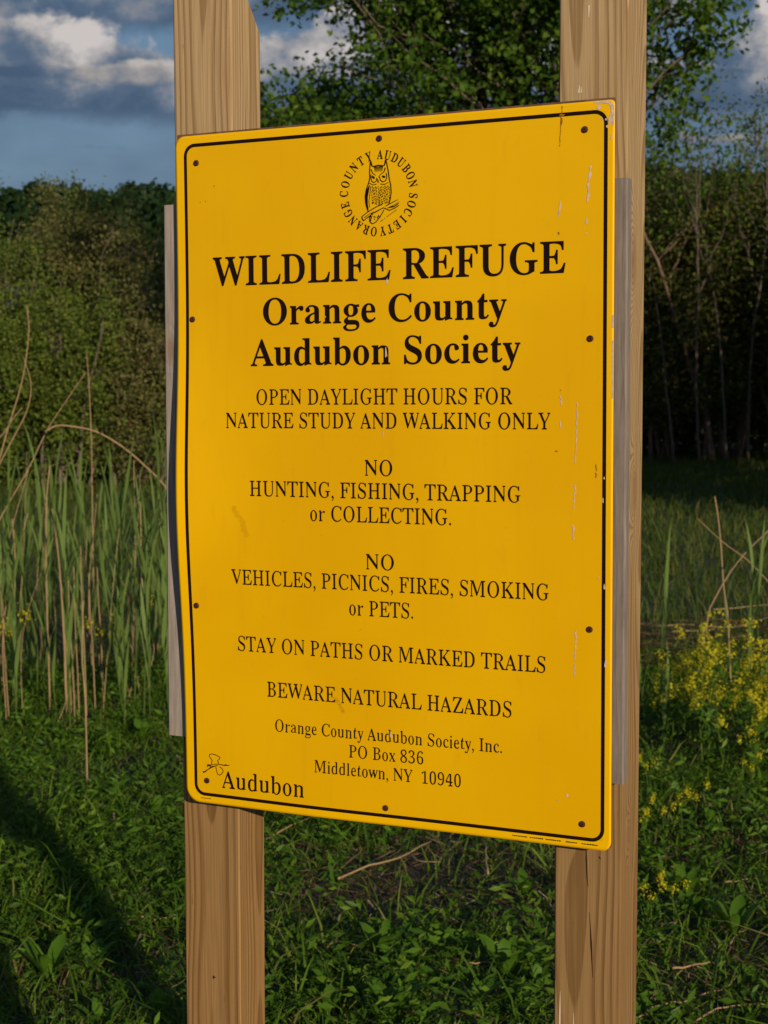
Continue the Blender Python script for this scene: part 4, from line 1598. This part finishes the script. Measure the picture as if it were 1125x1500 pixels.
def rocket_template(h, n_br, seed):
    rg_ = np.random.default_rng(seed)
    root = empty('yellow_flower_plant', (0, 0, 0))
    tag(root, 'bushy green plant with many small yellow flower heads right of the right post', 'flowering plant', 'yellow flowers right of the board')
    st_, lf = MB(), []
    P = curve_pts((0, 0, -.03), (rg_.normal(0, .08), rg_.normal(0, .08), 1), h, 6, rg_, .06)
    st_.tube(P, np.linspace(.0035, .0015, 7), 4)
    heads = [P[-1]]
    for k in range(n_br):
        f = rg_.uniform(.35, .9) * 6
        i = min(int(f), 5)
        p0 = P[i] + (P[i + 1] - P[i]) * (f - i)
        a_ = rg_.uniform(0, 2 * math.pi)
        Q = curve_pts(p0, (math.cos(a_) * .75, math.sin(a_) * .75, 1), h * rg_.uniform(.22, .45), 4, rg_, .08, (0, 0, .12))
        st_.tube(Q, np.linspace(.002, .001, 5), 3)
        heads.append(Q[-1])
        lf += [Q[1], Q[2]]
    st_.build('stem', M_stem, root)
    lp = np.array([P[i] + rg_.normal(0, .02, 3) for i in (1, 1, 2, 2, 2, 3, 3, 4) for _ in (0, 1, 2)] + lf)
    V_, F_ = leaves(lp, .055, rg_, .35, .5)
    tag(big('foliage', V_, F_, M_weed, root), kind='stuff')
    for hd in heads:
        n_ = int(rg_.uniform(22, 36))
        c_ = hd + rg_.normal(size=(n_, 3)) * np.array([.014, .014, .017])
        V2_, F2_ = [], []
        pts_ = []
        for q_ in c_:
            nrm = unit(q_ - hd + np.array([0, 0, .012]) + rg_.normal(size=3) * .004)
            t1 = unit(np.cross(nrm, [0.3, .9, .1]))
            t2 = np.cross(nrm, t1)
            for m2 in range(4):
                w2 = m2 * math.pi / 2 + .3
                d_ = math.cos(w2) * t1 + math.sin(w2) * t2
                e_ = -math.sin(w2) * t1 + math.cos(w2) * t2
                b0 = len(V2_)
                V2_ += [q_, q_ + d_ * .0042 - e_ * .0026 + nrm * .001, q_ + d_ * .0070 + nrm * .0015, q_ + d_ * .0042 + e_ * .0026 + nrm * .001]
                F2_.append((b0, b0 + 1, b0 + 2, b0 + 3))
        big('flower_head', np.array(V2_), np.array(F2_), M_petal, root)
    return root


fp = [rocket_template(.52, 7, 1), rocket_template(.46, 8, 2), rocket_template(.60, 6, 3), rocket_template(.34, 3, 4)]
spots = []
for k in range(26):
    px = 1125 + 62 * rng.normal()
    spots.append((max(1035, px) if px < 1190 else 1160, rng.uniform(5.9, 6.8), rng.uniform(.78, 1.02)))
for k in range(8):
    spots.append((rng.uniform(955, 1045), rng.uniform(6.3, 6.9), rng.uniform(.60, .85)))
for k, (px, Yd, s_) in enumerate(spots):
    o = fp[k] if k < 3 else copy_tree(fp[k % 3])
    o.location = ((px - 562) / 2202 * Yd, Yd, 0)
    o.rotation_euler = (rng.normal(0, .08), rng.normal(0, .08), rng.uniform(0, 6.28))
    o['label'] = 'bushy yellow flowered plant, %s of the patch, %s' % ('front' if Yd < 6.8 else 'middle' if Yd < 7.4 else 'back',
                                                                  'beside the right post' if px < 1010 else 'left half' if px < 1080 else 'at the photo edge' if px < 1140 else 'past the photo edge')
    o.scale = (s_, s_, s_)
singles = [(970, 1260, 5.0, 'small yellow flower plant half way up beside the right post'), (1000, 1225, 5.1, 'yellow flower plant above the broad green leaves at the right'),
           (1020, 1235, 5.2, 'yellow flower plant at the right of a loose row of three'), (945, 1290, 4.9, 'yellow flowers peeping from behind the right post'),
           (985, 1430, 4.2, 'low yellow flower plant near the bottom of the right post'), (955, 1440, 4.15, 'lowest yellow flower plant, beside the right post'),
           (948, 1130, 5.6, 'yellow flowers on a thin stem touching the right post'), (1100, 1110, 5.6, 'single yellow flower plant below the dense yellow patch'),
           (18, 900, 7.5, 'small yellow flower plant at the left edge in the reeds'), (150, 905, 7.7, 'small yellow flower plant hidden among the left reeds'),
           (245, 830, 8.3, 'small yellow flower plant beside the batten behind the reeds')]
for k, (px, py, Yd, lab) in enumerate(singles):
    o = fp[3] if k == 0 else copy_tree(fp[3])
    P_ = px_at(px, py, Yd)
    s_ = max(.55, min(1.3, P_[2] / .36))
    o.location = (P_[0], Yd, 0)
    o.rotation_euler = (0, 0, rng.uniform(0, 6.28))
    o.scale = (s_, s_, s_)
    o['label'] = lab
    o['group'] = 'single yellow flower plants'


# broad leaved dock and plantain rosettes that stand out in the foreground
def rosette(n, L0, seed, up):
    rg_ = np.random.default_rng(seed)
    root = empty('leafy_weed', (0, 0, 0))
    tag(root, 'leafy weed', 'weed', 'broad leaved weeds in the foreground')
    for k in range(n):
        a_ = 2 * math.pi * k / n + rg_.uniform(-.4, .4)
        out_ = np.array([math.cos(a_), math.sin(a_), 0])
        L_ = L0 * rg_.uniform(.6, 1.1)
        el_ = rg_.uniform(*up)
        tt = np.linspace(0, 1, 6)
        Q = np.array([out_ * L_ * t_ * math.cos(el_) + np.array([0, 0, L_ * (math.sin(el_) * t_ * 1.5 - .75 * t_ ** 2 * math.sin(el_)) + .01]) for t_ in tt])
        w_ = L_ * rg_.uniform(.20, .30) * np.array([.12, .55, 1.0, .95, .55, .04])
        V_, F_ = strip(Q, w_, np.array([-math.sin(a_), math.cos(a_), 0]))
        mb_ = MB()
        mb_.add(V_, F_)
        mb_.build('leaf', M_weed, root, smooth=True)
    return root


rp = [rosette(8, .12, 1, (.5, 1.2)), rosette(7, .15, 2, (.7, 1.3)), rosette(10, .10, 3, (.3, 1.1)), rosette(6, .11, 5, (.9, 1.4))]
wl = [(70, 1420, 1, 'leafy weed in the left foreground beside the shadow, broad pale leaf up'), (130, 1400, 0, 'leafy weed just right of the pale broad leaf at the left'),
      (180, 1440, 2, 'leafy weed in the foreground left of the left post'), (150, 1490, 1, 'leafy weed at the bottom edge left of the left post'),
      (235, 1480, 3, 'leafy weed at the bottom edge touching the left post'), (55, 1060, 1, 'large leafy weed under the reeds at the left'),
      (95, 1075, 0, 'leafy weed second from the left under the reeds'), (150, 1090, 2, 'leafy weed below the reeds in the middle of the left strip'),
      (210, 1075, 1, 'leafy weed below the reeds beside the batten'), (40, 1130, 2, 'leafy weed at the left edge below the reeds'),
      (170, 1160, 0, 'leafy weed in the sunlit grass left of the left post'), (230, 1200, 3, 'leafy weed beside the left post at the foot of the board'),
      (560, 1400, 1, 'spreading leafy weed between the posts, left one'), (600, 1370, 0, 'spreading leafy weed between the posts, right behind the left one'),
      (480, 1480, 3, 'star shaped leafy weed at the bottom right of the left post'), (575, 1495, 1, 'leafy weed at the bottom edge between the posts, left'),
      (740, 1420, 1, 'leafy weed with long upright leaves near the right post'), (790, 1440, 3, 'leafy weed with long leaves touching the right post'),
      (700, 1470, 0, 'leafy weed at the bottom between the posts, right'), (670, 1330, 2, 'leafy weed in the middle of the grass under the board'),
      (770, 1300, 0, 'leafy weed under the board beside the right post'), (1000, 1310, 1, 'clump of broad dark leaves right of the right post'),
      (1020, 1330, 0, 'second broad leaved clump right of the right post'), (1075, 1370, 1, 'leafy weed with a large round leaf at the right edge'),
      (990, 1170, 3, 'leafy weed below the yellow flowers at the right'), (1040, 1210, 3, 'upright bright green weed below the yellow flowers'),
      (1100, 1430, 2, 'leafy weed in the bottom right corner'), (960, 1480, 2, 'leafy weed at the bottom edge right of the right post')]
for k, (px, py, kk, lab) in enumerate(wl):
    o = rp[kk]
    if o.get('used'):
        o = copy_tree(o)
    else:
        o['used'] = 1
    x_, y_ = px2ground(px, py, .04)
    o.location = (x_, y_, float(gz(x_, y_)))
    o.rotation_euler = (0, 0, rng.uniform(0, 6.28))
    s_ = rng.uniform(.8, 1.25)
    o.scale = (s_, s_, s_)
    o['label'] = lab
for o in bpy.data.objects:
    if 'used' in o.keys():
        del o['used']
